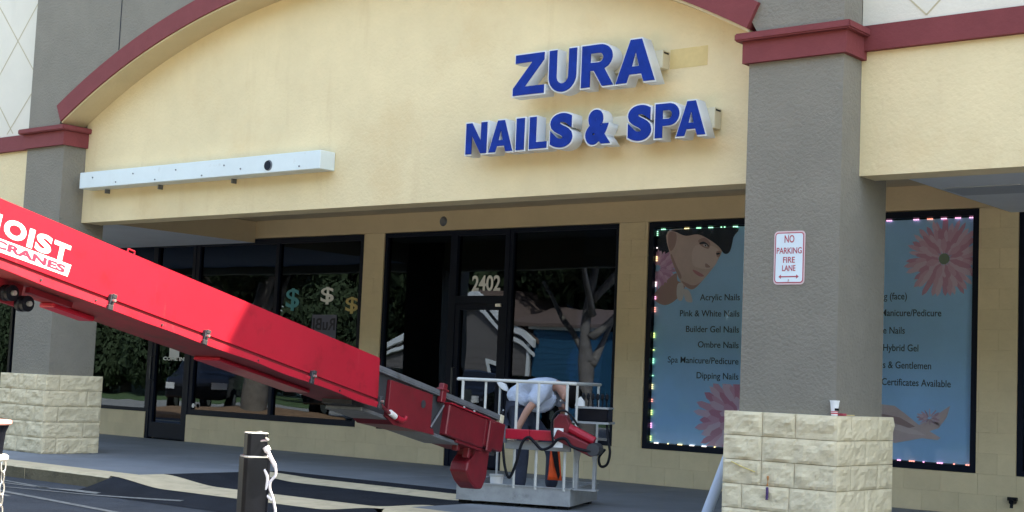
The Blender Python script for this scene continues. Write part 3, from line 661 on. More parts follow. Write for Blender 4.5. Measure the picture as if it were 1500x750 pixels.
# no parking sign
def rrect(x0, x1, z0, z1, r, n=5):
    out = []
    for cx, cz, a0 in ((x1 - r, z1 - r, 0), (x0 + r, z1 - r, 90), (x0 + r, z0 + r, 180), (x1 - r, z0 + r, 270)):
        for k in range(n + 1):
            a = math.radians(a0 + 90 * k / n); out.append((cx + r * math.cos(a), cz + r * math.sin(a)))
    return out
ns = root('no_parking_sign', 'white metal NO PARKING FIRE LANE sign with red lettering on the grey pillar', 'sign', (.535, .09, 2.09)); WLOC[ns.name] = Vector((.535, .09, 2.09))
X0, X1, Z0, Z1 = .390, .680, 2.092, 2.545
obj('sign_plate', prism(rrect(X0, X1, Z0, Z1, .035), 'y', .083, .086), mat('pink_sign_edge', (.66, .50, .53), .5), ns)
obj('border', prism(rrect(X0 + .010, X1 - .010, Z0 + .012, Z1 - .012, .03), 'y', .0815, .083), M['sign_red'], ns)
obj('sign_face', prism(rrect(X0 + .019, X1 - .019, Z0 + .021, Z1 - .021, .022), 'y', .0800, .0815), M['sign_white'], ns)
cxs = (X0 + X1) / 2
for s, z0, z1, wd in (('NO', 2.445, 2.510, .092), ('PARKING', 2.352, 2.405, .235), ('FIRE', 2.275, 2.325, .11), ('LANE', 2.205, 2.255, .125)):
    link('lettering', fit_text(textmesh(s, .01, .015), cxs - wd / 2, cxs + wd / 2, z0, z1, .0785, .0012), M['sign_red'], ns)
obj('arrow', prism([(cxs - .095, 2.158), (cxs - .072, 2.176), (cxs - .072, 2.163), (cxs + .072, 2.163), (cxs + .072, 2.176), (cxs + .095, 2.158), (cxs + .072, 2.140), (cxs + .072, 2.153), (cxs - .072, 2.153), (cxs - .072, 2.140)], 'y', .0785, .0797), M['sign_red'], ns)
obj('small_mark', B(cxs - .006, cxs + .006, .0785, .0797, 2.126, 2.133), M['sign_red'], ns)
for z in (2.52, 2.118): obj('bolt', tube(bmesh.new(), [(cxs, .074, z), (cxs, .082, z)], .006, 8), M['chrome'], ns)

# cup and small red tin on the base
cup = root('paper_cup', 'white paper cup with red and black print standing on the stone pillar base', 'cup', (1.0, .05, 1.0165)); WLOC[cup.name] = Vector((1.0, .05, 1.0165))
def cupx(z): return .026 + (z - 1.0165) / .118 * .012
bm = bmesh.new(); tube(bm, [(1.0, .05, 1.0165), (1.0, .05, 1.135)], [.026, .038], 20); obj('cup_wall', bm, M['paper'], cup, smooth=False)
bm = bmesh.new(); tube(bm, [(1.0, .05, 1.130), (1.0, .05, 1.139)], .0405, 20); obj('cup_rim', bm, M['paper'], cup)
for z, h, mm in ((1.030, .010, 'print_red'), (1.046, .006, 'print_red')):
    bm = bmesh.new(); tube(bm, [(1.0, .05, z), (1.0, .05, z + h)], [cupx(z) + .0008, cupx(z + h) + .0008], 20, False); obj('cup_band', bm, M[mm], cup)
bm = bmesh.new(); tube(bm, [(1.009, .049, 1.056), (1.009, .049, 1.076)], [cupx(1.056) - .004, cupx(1.076) - .004], 20, False); obj('cup_print', bm, M['black'], cup)
tag(obj('red_tin', B(1.0, 1.05, .11, .17, 1.0165, 1.036), M['sign_red'], bevel=.003), 'small flat red tin lying beside the paper cup', 'tin')
tag(obj('straw', tube(bmesh.new(), [(.90, .16, 1.021), (1.03, .35, 1.021)], .004, 6), M['ghost']), 'thin tan stick lying on the stone base behind the cup', 'stick')
# stains on the base
SC = mat('crayon_purple', (.06, .025, .12), .6); SO = mat('rust_orange', (.42, .17, .05), .7); SY = mat('yellow_streak', (.62, .48, .16), .7)
def smear(pts, wd, m_, nm, lb):
    bm = bmesh.new(); tube(bm, spline([(x, -.030 + yo, z) for x, yo, z in pts], 4), wd, 6); tag(obj(nm, bm, m_, smooth=True), lb, 'stain')
smear([(.45, .0, .492), (.452, .0, .45), (.448, .0, .41)], [.006 + .004 * math.sin(k) for k in range(9)], SO, 'rust_drip', 'orange rust drip above the purple blob on the near stone base')
smear([(.447, .0, .40), (.449, .0, .35), (.446, .0, .295)], [.008 + .005 * abs(math.sin(k * 1.3)) for k in range(9)], SC, 'purple_drip', 'dark purple melted blob stuck to the near stone base')
smear([(.10, .0, .588), (.20, .0, .553), (.33, .0, .515)], .0045, SY, 'yellow_streak', 'thin yellow diagonal streak across the near stone base')
# leaning pipe
bm = bmesh.new(); pa, pb = Vector((-.075, .25, .66)), Vector((-.335, .25, -.0)); tube(bm, [pa, pb], .048, 20)
tag(obj('leaning_pipe', bm, M['pipe'], smooth=False), 'pale blue plastic pipe leaning beside the near stone base', 'pipe')
# notices in the windows
pn = obj('paper_notice', B(-12.955, -12.70, YW + .050, YW + .053, 1.335, 1.53), M['paper'], bevel=0); tag(pn, 'white sheet of paper taped inside the dark door', 'notice')
for k, (a, b) in enumerate(((-13.08, -13.0), (-12.985, -12.92), (-12.9, -12.84), (-12.80, -12.75), (-12.66, -12.60), (-12.60, -12.56))):
    pass
me = textmesh('COME IN', .01, .03); ob = link('door_lettering', fit_text(me, -13.10, -12.56, 1.285, 1.345, YW + .046, .003), M['print_white'], dA)
hp = root('handmade_sign', 'sign coloured dim as behind tinted glass, with mirrored dark hand lettering below the dollar stickers', 'sign', (-9.36, YW + .05, 1.5)); WLOC[hp.name] = Vector((-9.36, YW + .05, 1.5))
obj('board', B(-9.62, -9.10, YW + .050, YW + .056, 1.45, 2.05), mat('board_dimmed', (.11, .12, .18), .8), hp)  # dimming by the tinted glass is put into the board colour
INK = mat('ink', (.01, .01, .025), .6)
link('lettering', fit_text(textmesh('RuBI', .01, .02), -9.59, -9.12, 1.82, 2.0, YW + .047, .002, mirror=True), INK, hp)
# ceiling lights inside
o = root('ceiling_lamp', 'pale box lamp hanging inside above the numbered door', 'lamp', (-7.55, 6, 3.2)); WLOC[o.name] = Vector((-7.55, 6, 3.2)); LAMP = mat('pale_lamp', (.5, .55, .6), .5, emit=((.6, .75, .9), .35))
obj('lamp_housing', B(-8.0, -7.45, 5.95, 6.1, 3.20, 3.30), LAMP, o)
o = root('hanging_tube', 'pale vertical tube hanging inside the window right of the numbered door', 'lamp', (-6.72, 6, 2.8)); WLOC[o.name] = Vector((-6.72, 6, 2.8))
obj('tube_housing', B(-6.80, -6.68, 5.97, 6.03, 2.80, 3.40), LAMP, o)

# ================================================================== CRANE BOOM
T1 = Vector((-1.6381, -2.5390, 1.3233)); d_ = Vector((-.165586, .966825, -.194502)).normalized(); sd = Vector((-.9856, -.169, 0)).normalized(); n_ = d_.cross(sd); n_ = n_ if n_.z > 0 else -n_
sd = n_.cross(d_)
BM = Matrix((d_, sd, n_)).transposed().to_4x4(); BM.translation = T1
crane = root('crane_boom', 'long red telescopic crane boom lettered HOIST CRANES slanting down to the basket', 'crane', matrix=BM); WLOC[crane.name] = Vector((0, 0, 0))
ms = bmesh.new(); h, wd = .352, .55
prism([(-7.5, 0), (0.0, 0), (.072, -h), (-7.5, -h)], 'y', 0, wd, ms)
bmesh.ops.bevel(ms, geom=[e for e in ms.edges], offset=.006, segments=2, affect='EDGES')
main = obj('outer_section', ms, M['boom'], crane)
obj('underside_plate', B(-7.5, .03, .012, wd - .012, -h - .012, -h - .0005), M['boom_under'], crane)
obj('side_rail', boxes([(-7.5, .075, -.014, .0, -h + .030, -h + .044)]), M['boom'], crane)
obj('rail_groove', B(-7.5, .07, -.004, -.0003, -h + .008, -h + .029), M['boom_dark'], crane)
# lower flange, wavy as if bent
fl = bmesh.new(); rows = []
for k in range(121):
    x = -7.5 + 7.58 * k / 120; dz = noise.noise((x * 2.2, 0, 0)) * .012; dy = noise.noise((x * 1.7, 4, 0)) * .014
    rows.append([fl.verts.new(p) for p in ((x, -.024 + dy * .4, -h + .006), (x, -.030 + dy, -h - .040 + dz), (x, -.018 + dy, -h - .042 + dz), (x, -.004, -h + .002))])
for a, b in zip(rows, rows[1:]):
    for k in range(4): fl.faces.new((a[k], a[(k + 1) % 4], b[(k + 1) % 4], b[k]))
fl.faces.new(rows[0]); fl.faces.new(rows[-1][::-1])
obj('lower_flange', fl, M['boom'], crane)
for x in (-5.2, -2.974, -2.078, -.862, .05):
    cl = obj('clamp', boxes([(x - .018, x + .018, -.040, -.012, -h - .022, -h + .052), (x - .032, x + .010, -.050, -.030, -h - .048, -h - .016), (x - .010, x + .026, -.048, -.034, -h + .030, -h + .056)]), M['steel_dark'], crane, bevel=.003)
    obj('clamp_bolt', tube(bmesh.new(), [(x, -.062, -h + .015), (x, -.03, -h + .015)], .010, 8), M['chrome'], cl)
for x in (-3.55, -3.1, -2.5, -1.5, -.5): obj('rivet', tube(bmesh.new(), [(x, -.034, -h - .018), (x, -.02, -h - .018)], .007, 8), M['steel_dark'], crane)
bm = bmesh.new(); tube(bm, [(-2.86, .04, 0), (-2.86, .04, .03), (-2.80, .04, .03), (-2.80, .04, 0)], .006, 6); obj('grab_loop', bm, M['boom'], crane)
for q in ((-3.02, -2.66, .40, .535, -h - .045, -h - .013), (-1.55, -.45, .28, .52, -h - .040, -h - .013)): obj('belly_cover', B(*q), M['boom'], crane, bevel=.008)
for x, z in ((-3.53, -.445), (-3.40, -.475)):
    wv = obj('pulley', tube(bmesh.new(), [(x, .20, z), (x, .225, z), (x, .235, z), (x, .245, z), (x, .27, z)], [.048, .048, .036, .048, .048], 20), M['black'], crane)
    obj('axle', tube(bmesh.new(), [(x, .18, z), (x, .29, z)], .016, 10), M['chrome'], wv)
obj('pulley_arm', boxes([(-3.60, -3.40, .272, .30, -.50, -h - .013), (-3.40, -3.05, .21, .25, -h - .055, -h - .02)]), M['boom_dark'], crane)
# lettering on the boom side: real raised vinyl
def boom_text(s, x0, x1, z0, z1, m_, lvl, off, slant=0.0):
    me = textmesh(s, .01, off); xs = [v.co.x for v in me.vertices]; ys = [v.co.y for v in me.vertices]
    a, b, c, e = min(xs), max(xs), min(ys), max(ys)
    for v in me.vertices:
        v.co = (x0 + (v.co.x - a) / (b - a) * (x1 - x0), -.001 - lvl - (v.co.z + .01) * .05, z0 + (v.co.y - c) / (e - c) * (z1 - z0))
    return link('lettering', me, m_, crane)
for ch, a, b, zt in (('H', -4.07, -3.895, -.088), ('O', -3.875, -3.70, -.090), ('I', -3.69, -3.64, -.098), ('S', -3.63, -3.497, -.099), ('T', -3.492, -3.352, -.106)):
    boom_text(ch, a + .004, b - .004, zt - .110, zt, M['print_white'], 0, .045)
obj('name_plate', prism([(-4.32, -.226), (-3.325, -.214), (-3.335, -.288), (-4.30, -.300)], 'y', -.0022, -.0003), M['print_white'], crane)
boom_text('CRANES', -3.925, -3.365, -.276, -.230, M['print_red'], .0016, .045)
boom_text('FORT', -4.95, -4.40, -.206, -.090, M['print_white'], 0, .075) if False else None
# inner section
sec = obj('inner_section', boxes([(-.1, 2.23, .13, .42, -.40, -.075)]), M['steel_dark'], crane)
obj('top_rail', boxes([(.0, 2.24, .095, .455, -.066, -.028), (.0, 2.24, .092, .15, -.080, -.066)]), M['steel'], crane, bevel=.004)
obj('bottom_rail', boxes([(.0, 1.52, .098, .45, -.430, -.400)]), M['steel'], crane, bevel=.004)
pl = obj('side_plate', prism([(.33, -.108), (.99, -.092), (1.03, -.36), (1.0, -.40), (.60, -.385), (.36, -.40)], 'y', .092, .129), M['boom_dark'], crane, bevel=.003)
obj('plate_dark_disc', tube(bmesh.new(), [(.86, .088, -.20), (.86, .093, -.20)], .035, 14), M['steel_dark'], pl)  # dark steel disc on the side plate
obj('plate_lower', prism([(.30, -.405), (1.05, -.375), (1.08, -.42), (.45, -.455)], 'y', .08, .44), M['boom_dark'], crane)
bm = bmesh.new(); tube(bm, spline([(.08, -.02, -.36), (.22, .03, -.37), (.36, .06, -.385), (.48, .07, -.40)]), .014, 8); obj('hose', bm, M['boom_dark'], crane)
bm = bmesh.new(); tube(bm, [(.33, .05, -.375), (.43, .065, -.39)], .024, 12); obj('white_coupling', bm, M['print_white'], crane)
bm = bmesh.new(); tube(bm, spline([(.45, .06, -.395), (.52, .055, -.40), (.56, .05, -.385), (.57, .05, -.36)]), [.024] * 8 + [.015] * 11, 10); obj('hose_elbow', bm, M['boom'], crane)
bm = bmesh.new(); tube(bm, [(1.06, .115, -.36), (1.22, .115, -.14)], .010, 6); obj('diagonal_brace', bm, M['steel'], crane)
obj('upright_bracket', boxes([(1.10, 1.17, .07, .12, -.13, .035), (1.08, 1.19, .06, .13, -.03, -.01)]), M['boom_dark'], crane, bevel=.006)
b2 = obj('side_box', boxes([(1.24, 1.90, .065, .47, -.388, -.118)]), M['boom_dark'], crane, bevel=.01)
obj('box_lip', B(1.24, 1.94, .050, .49, -.118, -.106), M['boom'], crane, bevel=.003)
for x in (1.5, 1.68): obj('nut', tube(bmesh.new(), [(x, .08, -.105), (x, .08, -.088)], .012, 8), M['chrome'], b2)
obj('head_box', boxes([(1.902, 2.27, .075, .46, -.36, -.10), (1.95, 2.05, .055, .075, -.40, -.12), (2.15, 2.30, .10, .44, -.30, -.12)]), M['boom_dark'], crane, bevel=.01)
obj('head_lugs', boxes([(1.55, 1.60, .12, .18, -.47, -.388), (1.75, 1.79, .12, .18, -.50, -.388), (1.45, 1.90, .08, .44, -.415, -.389)]), M['boom_dark'], crane, bevel=.005)
ft = bmesh.new(); prism([(1.86, -.36), (2.12, -.37), (2.13, -.62), (2.08, -.73), (1.98, -.745), (1.86, -.70), (1.76, -.62), (1.77, -.54), (1.86, -.47)], 'y', .12, .30, ft)
obj('swivel_foot', ft, M['boom_dark'], crane, bevel=.012)
obj('tip_cap', B(2.18, 2.245, .088, .46, -.105, -.024), M['raceway'], crane, bevel=.004)
# the crane's rear end outside the frame: turret carrying the boom
tb = bmesh.new(); prism([(-7.9, -.1), (-6.2, -.1), (-6.5, -.9), (-7.6, -.9)], 'y', -.10, .65, tb); obj('boom_root', tb, M['boom_dark'], crane, bevel=.02)

# ================================================================== AERIAL BASKET
AX, AY = -2.818, -.184; ANG = math.atan2(.3635, .9316)
bk = root('aerial_basket', 'grey aerial work basket with white pipe railings standing on the pavement', 'work basket', (AX, AY, 0), ANG); WLOC[bk.name] = Vector((0, 0, 0))
BW, BD, ZB, ZT = 1.13, 1.04, .035, .195
tr = bmesh.new(); box(tr, 0, BW, 0, .02, ZB, ZT); box(tr, 0, BW, BD - .02, BD, ZB, ZT); box(tr, 0, .02, .021, BD - .021, ZB, ZT); box(tr, BW - .02, BW, .021, BD - .021, ZB, ZT); box(tr, .021, BW - .021, .021, BD - .021, ZB, ZB + .02)
obj('tray', tr, M['alu'], bk)
obj('tray_rim', boxes([(-.012, BW + .012, -.012, .03, ZT, ZT + .010), (-.012, BW + .012, BD - .03, BD + .012, ZT, ZT + .010), (-.012, .03, .031, BD - .031, ZT, ZT + .010), (BW - .03, BW + .012, .031, BD - .031, ZT, ZT + .010)]), M['alu'], bk)
for u, v in ((.06, .1), (.55, .1), (1.05, .1), (.06, .9), (1.05, .9)): obj('foot_block', B(u - .05, u + .05, v - .05, v + .05, 0.001, ZB - .001), M['rubber'], bk)
ZR = 1.185; RRd = .0165
rp = [(-.03, 0, ZR - .008), (BW - .02, 0, ZR + .01)]
obj('top_rail', tube(bmesh.new(), [(-.03, 0, ZR), (BW - .05, 0, ZR), (BW, .03, ZR), (BW, .5, ZR), (BW, BD - .04, ZR), (BW - .04, BD, ZR), (0, BD, ZR), (-.03, BD - .05, ZR), (-.03, .03, ZR), (-.03, 0, ZR)], RRd, 10), M['rail'], bk)
for u, v in ((.02, 0), (.247, .02), (.569, 0), (.785, 0), (1.065, 0), (BW, .12), (BW, BD - .10), (.35, BD), (.06, BD)):
    obj('post', tube(bmesh.new(), [(u, v, ZT - .02), (u, v, ZR)], (.0125 if v else .0140), 10), M['rail'], bk)
obj('gate_hinge', boxes([(.40, .47, .955, 1.0, 1.03, 1.05)]), M['rail'], bk)
# black foam and tape on the far rail
for a, b in ((.1, .34), (.62, .70), (.76, .86)): obj('rail_tape', tube(bmesh.new(), [(a, BD, ZR), (b, BD, ZR)], .027, 10), M['rubber'], bk)
# slew arm along the front
obj('slew_arm', boxes([(.50, .735, -.10, -.03, .640, .735), (.738, .97, -.10, -.03, .640, .735)]), M['boom'], bk, bevel=.006)
for q in ((.44, .50, -.09, -.04, .60, .76), (.97, .99, -.11, -.02, .62, .76)): obj('arm_end', B(*q), M['steel'], bk)
obj('mount_plate', boxes([(.48, 1.12, -.03, .02, .545, .625)]), M['alu'], bk, bevel=.004)
obj('tag_plate', B(.985, 1.075, -.125, -.118, .585, .765), M['paper'], bk)
# jib: two stacked red boxes sloping down to the right and a quadrant
def rotbox(x0, x1, y0, y1, z0, z1, piv, ang, bm=None):
    bm = bm or bmesh.new(); v = box(bm, x0, x1, y0, y1, z0, z1); R = Matrix.Rotation(ang, 3, 'Y')
    for q in v: q.co = R @ (q.co - Vector(piv)) + Vector(piv)
    return bm
jb = obj('jib', rotbox(1.0, 1.40, -.14, .02, .66, .76, (1.0, 0, .71), math.radians(22)), M['boom_dark'], bk, bevel=.01)
obj('jib_cylinder', tube(bmesh.new(), [(1.05, -.06, .80), (1.36, -.06, .66)], [.045, .04], 12), M['boom'], bk)
obj('jib_knuckle', prism([(.97, .64), (.97, .84), (1.02, .90), (1.09, .885), (1.13, .80), (1.10, .68)], 'y', -.11, -.01), M['boom_dark'], bk, bevel=.01)
obj('jib_end', tube(bmesh.new(), [(1.37, -.15, .585), (1.37, .03, .585)], .06, 14), M['steel_dark'], bk)
for u in (1.16, 1.33): obj('bracket_leg', prism([(u - .045, .58), (u + .03, .58), (u + .012, .46), (u + .012, .20), (u - .018, .20), (u - .018, .45)], 'y', .10, .13), M['alu'], bk)
obj('bracket_beam', boxes([(1.10, 1.37, .09, .14, .575, .60), (BW + .012, 1.37, .02, .16, .190, .202)]), M['alu'], bk)
# control box
cb = obj('control_box', boxes([(1.10, 1.41, .22, .42, .835, .955)]), M['black'], bk, bevel=.008)
obj('control_rim', boxes([(1.09, 1.42, .21, .43, .955, .972), (1.07, 1.43, .20, .44, .812, .832)]), M['alu'], bk)
for k in range(6):
    u = 1.15 + .046 * k; lv = obj('lever', tube(bmesh.new(), [(u, .30, .972), (u + .008 * math.sin(k * 2), .29, 1.05)], [.008, .007], 8), M['rubber'], bk)
    obj('lever_knob', tube(bmesh.new(), [(u, .30, 1.04), (u, .29, 1.055), (u, .29, 1.085), (u, .29, 1.10)], [.010, .019, .018, .008], 10), M['rubber'], lv)
obj('control_bag', prism([(1.09, .975), (1.18, .975), (1.175, 1.02), (1.14, 1.065), (1.10, 1.03)], 'y', .20, .24), M['paper'], bk)
def cable(pts, r, m_, nm='cable', par=None): return obj(nm, tube(bmesh.new(), spline(pts, 7), r, 8), m_, par or bk, smooth=True)
cable([(.45, -.06, .90), (.47, -.08, .62), (.51, -.10, .38), (.56, -.10, .28), (.62, -.10, .42), (.67, -.11, .60), (.73, -.11, .665), (.80, -.12, .62), (.87, -.12, .56), (.96, -.13, .59), (1.03, -.15, .66), (1.11, -.16, .67), (1.18, -.16, .60), (1.35, -.14, .565)], .014, M['rubber'])
cable([(.985, -.13, .62), (.96, -.13, .78), (1.0, -.14, .90), (1.08, -.14, .93), (1.15, -.12, .88), (1.2, -.08, .80)], .010, M['rubber'])
cable([(1.40, .25, .81), (1.43, .20, .66), (1.455, .18, .55), (1.43, .18, .44), (1.37, .18, .42), (1.355, .16, .50), (1.42, .12, .58)], .013, M['rubber'])
# bucket
bu = root('white_bucket', 'small white bucket inside the basket tray', 'bucket', (0, 0, 0)); bu.parent = None
Rz = Matrix.Rotation(ANG, 4, 'Z'); bmw = Matrix.Translation((AX, AY, 0)) @ Rz
def place(o, u, v, z=0): o.matrix_world = bmw @ Matrix.Translation((u, v, z))
place(bu, .33, .22, ZB + .021); WLOC[bu.name] = Vector((0, 0, 0))
bm = bmesh.new(); tube(bm, [(0, 0, 0), (0, 0, .22)], [.055, .065], 20); obj('bucket_body', bm, M['paper'], bu)
bm = bmesh.new(); tube(bm, [(0, 0, .205), (0, 0, .225)], .070, 20); obj('bucket_rim', bm, M['rail'], bu)
# orange vest hanging from the side rail inside
ov = root('orange_vest', 'orange safety vest with dark tape hanging in the basket beside the worker', 'vest', (0, 0, 0)); place(ov, .87, .34, 0); WLOC[ov.name] = Vector((0, 0, 0))
bm = bmesh.new(); gr = []
for i in range(7):
    rowv = []
    for j in range(9):
        t = j / 8; x = (-.045 - .02 * t) + (.085 + .055 * t) * i / 6; z = .60 - .35 * t; y = .012 * math.sin(i * 1.7 + t * 3) + noise.noise((i * .5, j * .4, 1)) * .012
        rowv.append(bm.verts.new((x, y, z)))
    gr.append(rowv)
for i in range(6):
    for j in range(8): bm.faces.new((gr[i][j], gr[i + 1][j], gr[i + 1][j + 1], gr[i][j + 1]))
r2 = bmesh.ops.extrude_face_region(bm, geom=bm.faces[:]); bmesh.ops.translate(bm, vec=(0, .02, 0), verts=[v for v in r2['geom'] if isinstance(v, bmesh.types.BMVert)])
obj('vest_cloth', bm, M['orange'], ov, smooth=True)
obj('vest_strap', prism([(-.035, .60), (.02, .60), (.065, .30), (.05, .26), (.01, .38), (-.02, .50)], 'y', -.022, -.012), M['rubber'], ov)
# hanging tools on the left rail
hk = root('cap', 'white cap hooked on the far rail of the basket', 'cap', (0, 0, 0)); place(hk, .10, BD - .02, 0); WLOC[hk.name] = Vector((0, 0, 0))
bm = bmesh.new(); prism([(-.07, 1.165), (-.02, 1.17), (.03, 1.15), (.055, 1.10), (.05, 1.075), (.0, 1.09), (-.04, 1.12)], 'y', -.02, .02, bm); obj('cap_cloth', bm, M['paper'], hk, bevel=.006)

# ================================================================== WORKER
pw = root('person', 'worker in pale blue polo shirt and dark jeans bent over inside the basket', 'person', (0, 0, 0)); place(pw, 0, 0, 0); WLOC[pw.name] = Vector((0, 0, 0))
def skin_mesh(nodes, edges, levels=2, rootn=0):
    """nodes: list of (pos, rx, ry)"""
    me = bpy.data.meshes.new('sk'); me.from_pydata([n[0] for n in nodes], edges, [])
    o = bpy.data.objects.new('sk', me); col.objects.link(o); mo = o.modifiers.new('s', 'SKIN'); mo.use_smooth_shade = True
    sv = me.skin_vertices[0].data
    for i, n in enumerate(nodes): sv[i].radius = (n[1], n[2] if len(n) > 2 else n[1]); sv[i].use_root = (i == rootn)
    su = o.modifiers.new('u', 'SUBSURF'); su.levels = levels; su.render_levels = levels
    dg = bpy.context.evaluated_depsgraph_get(); dg.update(); out = bpy.data.meshes.new_from_object(o.evaluated_get(dg))
    bpy.data.objects.remove(o); return out
# frame: x right along the basket front, y into the basket, z up; he faces +x and bends forward
J = dict(pelvis=(.40, .55, .93), waist=(.45, .55, 1.04), chest=(.60, .55, 1.15), neck=(.82, .54, 1.17), head0=(.90, .53, 1.10), head1=(.965, .52, 1.02),
         hipL=(.44, .47, .88), kneeL=(.505, .45, .50), ankL=(.485, .45, .14), toeL=(.60, .43, .085),
         hipR=(.44, .64, .88), kneeR=(.76, .68, .52), ankR=(.745, .68, .14), toeR=(.87, .68, .085),
         shL=(.74, .40, 1.13), elL=(.575, .32, .90), wrL=(.475, .27, .66), haL=(.455, .25, .60),
         shR=(.76, .70, 1.12), elR=(.86, .74, .84), wrR=(.98, .66, .66), haR=(1.01, .63, .60))
K = list(J); I = {k: i for i, k in enumerate(K)}
rad = dict(pelvis=(.13, .12), waist=(.12, .115), chest=(.115, .11), neck=(.056, .054), head0=(.082, .078), head1=(.088, .082), hipL=.088, kneeL=.058, ankL=.042, toeL=.036, hipR=.088, kneeR=.058, ankR=.042, toeR=.036,
           shL=.046, elL=.040, wrL=.028, haL=.032, shR=.046, elR=.040, wrR=.028, haR=.032)
def nd(k, s=1.0, add=0):
    r_ = rad[k]; r_ = r_ if isinstance(r_, tuple) else (r_, r_); return (J[k], r_[0] * s + add, r_[1] * s + add)
E_ = [('pelvis', 'waist'), ('waist', 'chest'), ('chest', 'neck'), ('neck', 'head0'), ('head0', 'head1'), ('pelvis', 'hipL'), ('hipL', 'kneeL'), ('kneeL', 'ankL'), ('ankL', 'toeL'), ('pelvis', 'hipR'), ('hipR', 'kneeR'), ('kneeR', 'ankR'), ('ankR', 'toeR'),
      ('chest', 'shL'), ('shL', 'elL'), ('elL', 'wrL'), ('wrL', 'haL'), ('chest', 'shR'), ('shR', 'elR'), ('elR', 'wrR'), ('wrR', 'haR')]
nodes = [nd(k) for k in K]; edges = [(I[a], I[b]) for a, b in E_]
# fingers
def add_hand(h, w_, side):
    hv = Vector(J[h]); wv = Vector(J[w_]); d = (hv - wv).normalized(); sdv = d.cross(Vector((0, 1, 0))).normalized(); up = d.cross(sdv).normalized()
    for f in range(4):
        base = hv + sdv * (f - 1.5) * .017 + d * .018; ln = (.052, .062, .058, .045)[f]
        p1_ = base + d * ln * .5; p2_ = p1_ + (d * .6 - up * .5 * side).normalized() * ln * .5
        i0 = len(nodes); nodes.extend([(tuple(base), .0105), (tuple(p1_), .0095), (tuple(p2_), .008)]); edges.extend([(I[h], i0), (i0, i0 + 1), (i0 + 1, i0 + 2)])
    base = hv + sdv * .028 - d * .005; tip = base + (d * .6 + sdv * .8).normalized() * .045
    i0 = len(nodes); nodes.extend([(tuple(base), .012), (tuple(tip), .009)]); edges.extend([(I[h], i0), (i0, i0 + 1)])
add_hand('haL', 'wrL', 1); add_hand('haR', 'wrR', 1)
body = link('body', skin_mesh(nodes, edges), M['skin'], pw, smooth=True)
# face details on the downturned head: nose, ears, eyes
hd0 = Vector(J['head0']); hd1 = Vector(J['head1']); fwd = Vector((.62, 0, -.45)).normalized()
def blob(c, r, sc=(1, 1, 1), seg=12):
    bm = bmesh.new(); bmesh.ops.create_uvsphere(bm, u_segments=seg, v_segments=8, radius=r)
    for v in bm.verts: v.co = Vector((v.co.x * sc[0], v.co.y * sc[1], v.co.z * sc[2])) + Vector(c)
    return bm
obj('ear', blob((.905, .448, 1.055), .026, (.8, .35, 1.2)), M['skin'], pw, smooth=True); obj('ear', blob((.905, .612, 1.055), .026, (.8, .35, 1.2)), M['skin'], pw, smooth=True)
obj('nose', blob((.885, .525, .965), .020, (.9, .8, 1.2)), M['skin'], pw, smooth=True)
for v in (.485, .565): obj('eye', blob((.868, v, 1.015), .010), M['paper'], pw)
obj('mouth', blob((.905, .525, .94), .016, (.6, 1.5, .5)), M['sign_red'], pw)
hb = bmesh.new(); bmesh.ops.create_uvsphere(hb, u_segments=20, v_segments=14, radius=.094)
for v in hb.verts: v.co = Vector((v.co.x * .95, v.co.y * .93, v.co.z * 1.18)) + Vector((.985, .535, 1.055)) + Vector(v.co).normalized() * .008 * noise.noise(v.co * 40)
obj('hair', hb, M['hair'], pw, smooth=True)
# shirt
sn = [((.375, .55, .935), .158, .16), ((.445, .55, 1.045), .172, .165), ((.60, .55, 1.135), .185, .165), ((.775, .545, 1.155), .135, .12), ((.70, .42, 1.10), .105, .100), ((.605, .345, .965), .078, .074), ((.76, .68, 1.12), .095, .095), ((.83, .73, .95), .070, .066)]
se = [(0, 1), (1, 2), (2, 3), (2, 4), (4, 5), (2, 6), (6, 7)]
obj_s = link('shirt', skin_mesh(sn, se), M['shirt'], pw, smooth=True)
# shirt tail hanging under the chest
bm = bmesh.new(); prism([(.50, 1.02), (.80, 1.08), (.82, 1.02), (.76, .93), (.66, .88), (.54, .90)], 'y', .49, .61, bm); obj('shirt_front', bm, M['shirt'], pw, bevel=.02)
jn = [((.385, .55, .905), .145, .125), nd('hipL', 1.0, .016), nd('kneeL', 1.0, .020), ((.487, .45, .13), .066), nd('hipR', 1.0, .016), nd('kneeR', 1.0, .020), ((.747, .68, .13), .066)]
je = [(0, 1), (1, 2), (2, 3), (0, 4), (4, 5), (5, 6)]
link('jeans', skin_mesh(jn, je), M['jeans'], pw, smooth=True)
for a in ('L', 'R'):
    an, to = Vector(J['ank' + a]), Vector(J['toe' + a]); sh = [(tuple(an + Vector((-.03, 0, -.035))), .05), (tuple(an + Vector((.03, 0, -.025))), .055), (tuple(to + Vector((0, 0, .0))), .042), (tuple(to + Vector((.05, 0, 0))), .034)]
    link('shoe', skin_mesh(sh, [(0, 1), (1, 2), (2, 3)]), M['rubber'], pw, smooth=True)
obj('belt_ring', tube(bmesh.new(), [(.30, .44, .90), (.295, .42, .84)], .008, 6), M['chrome'], pw)

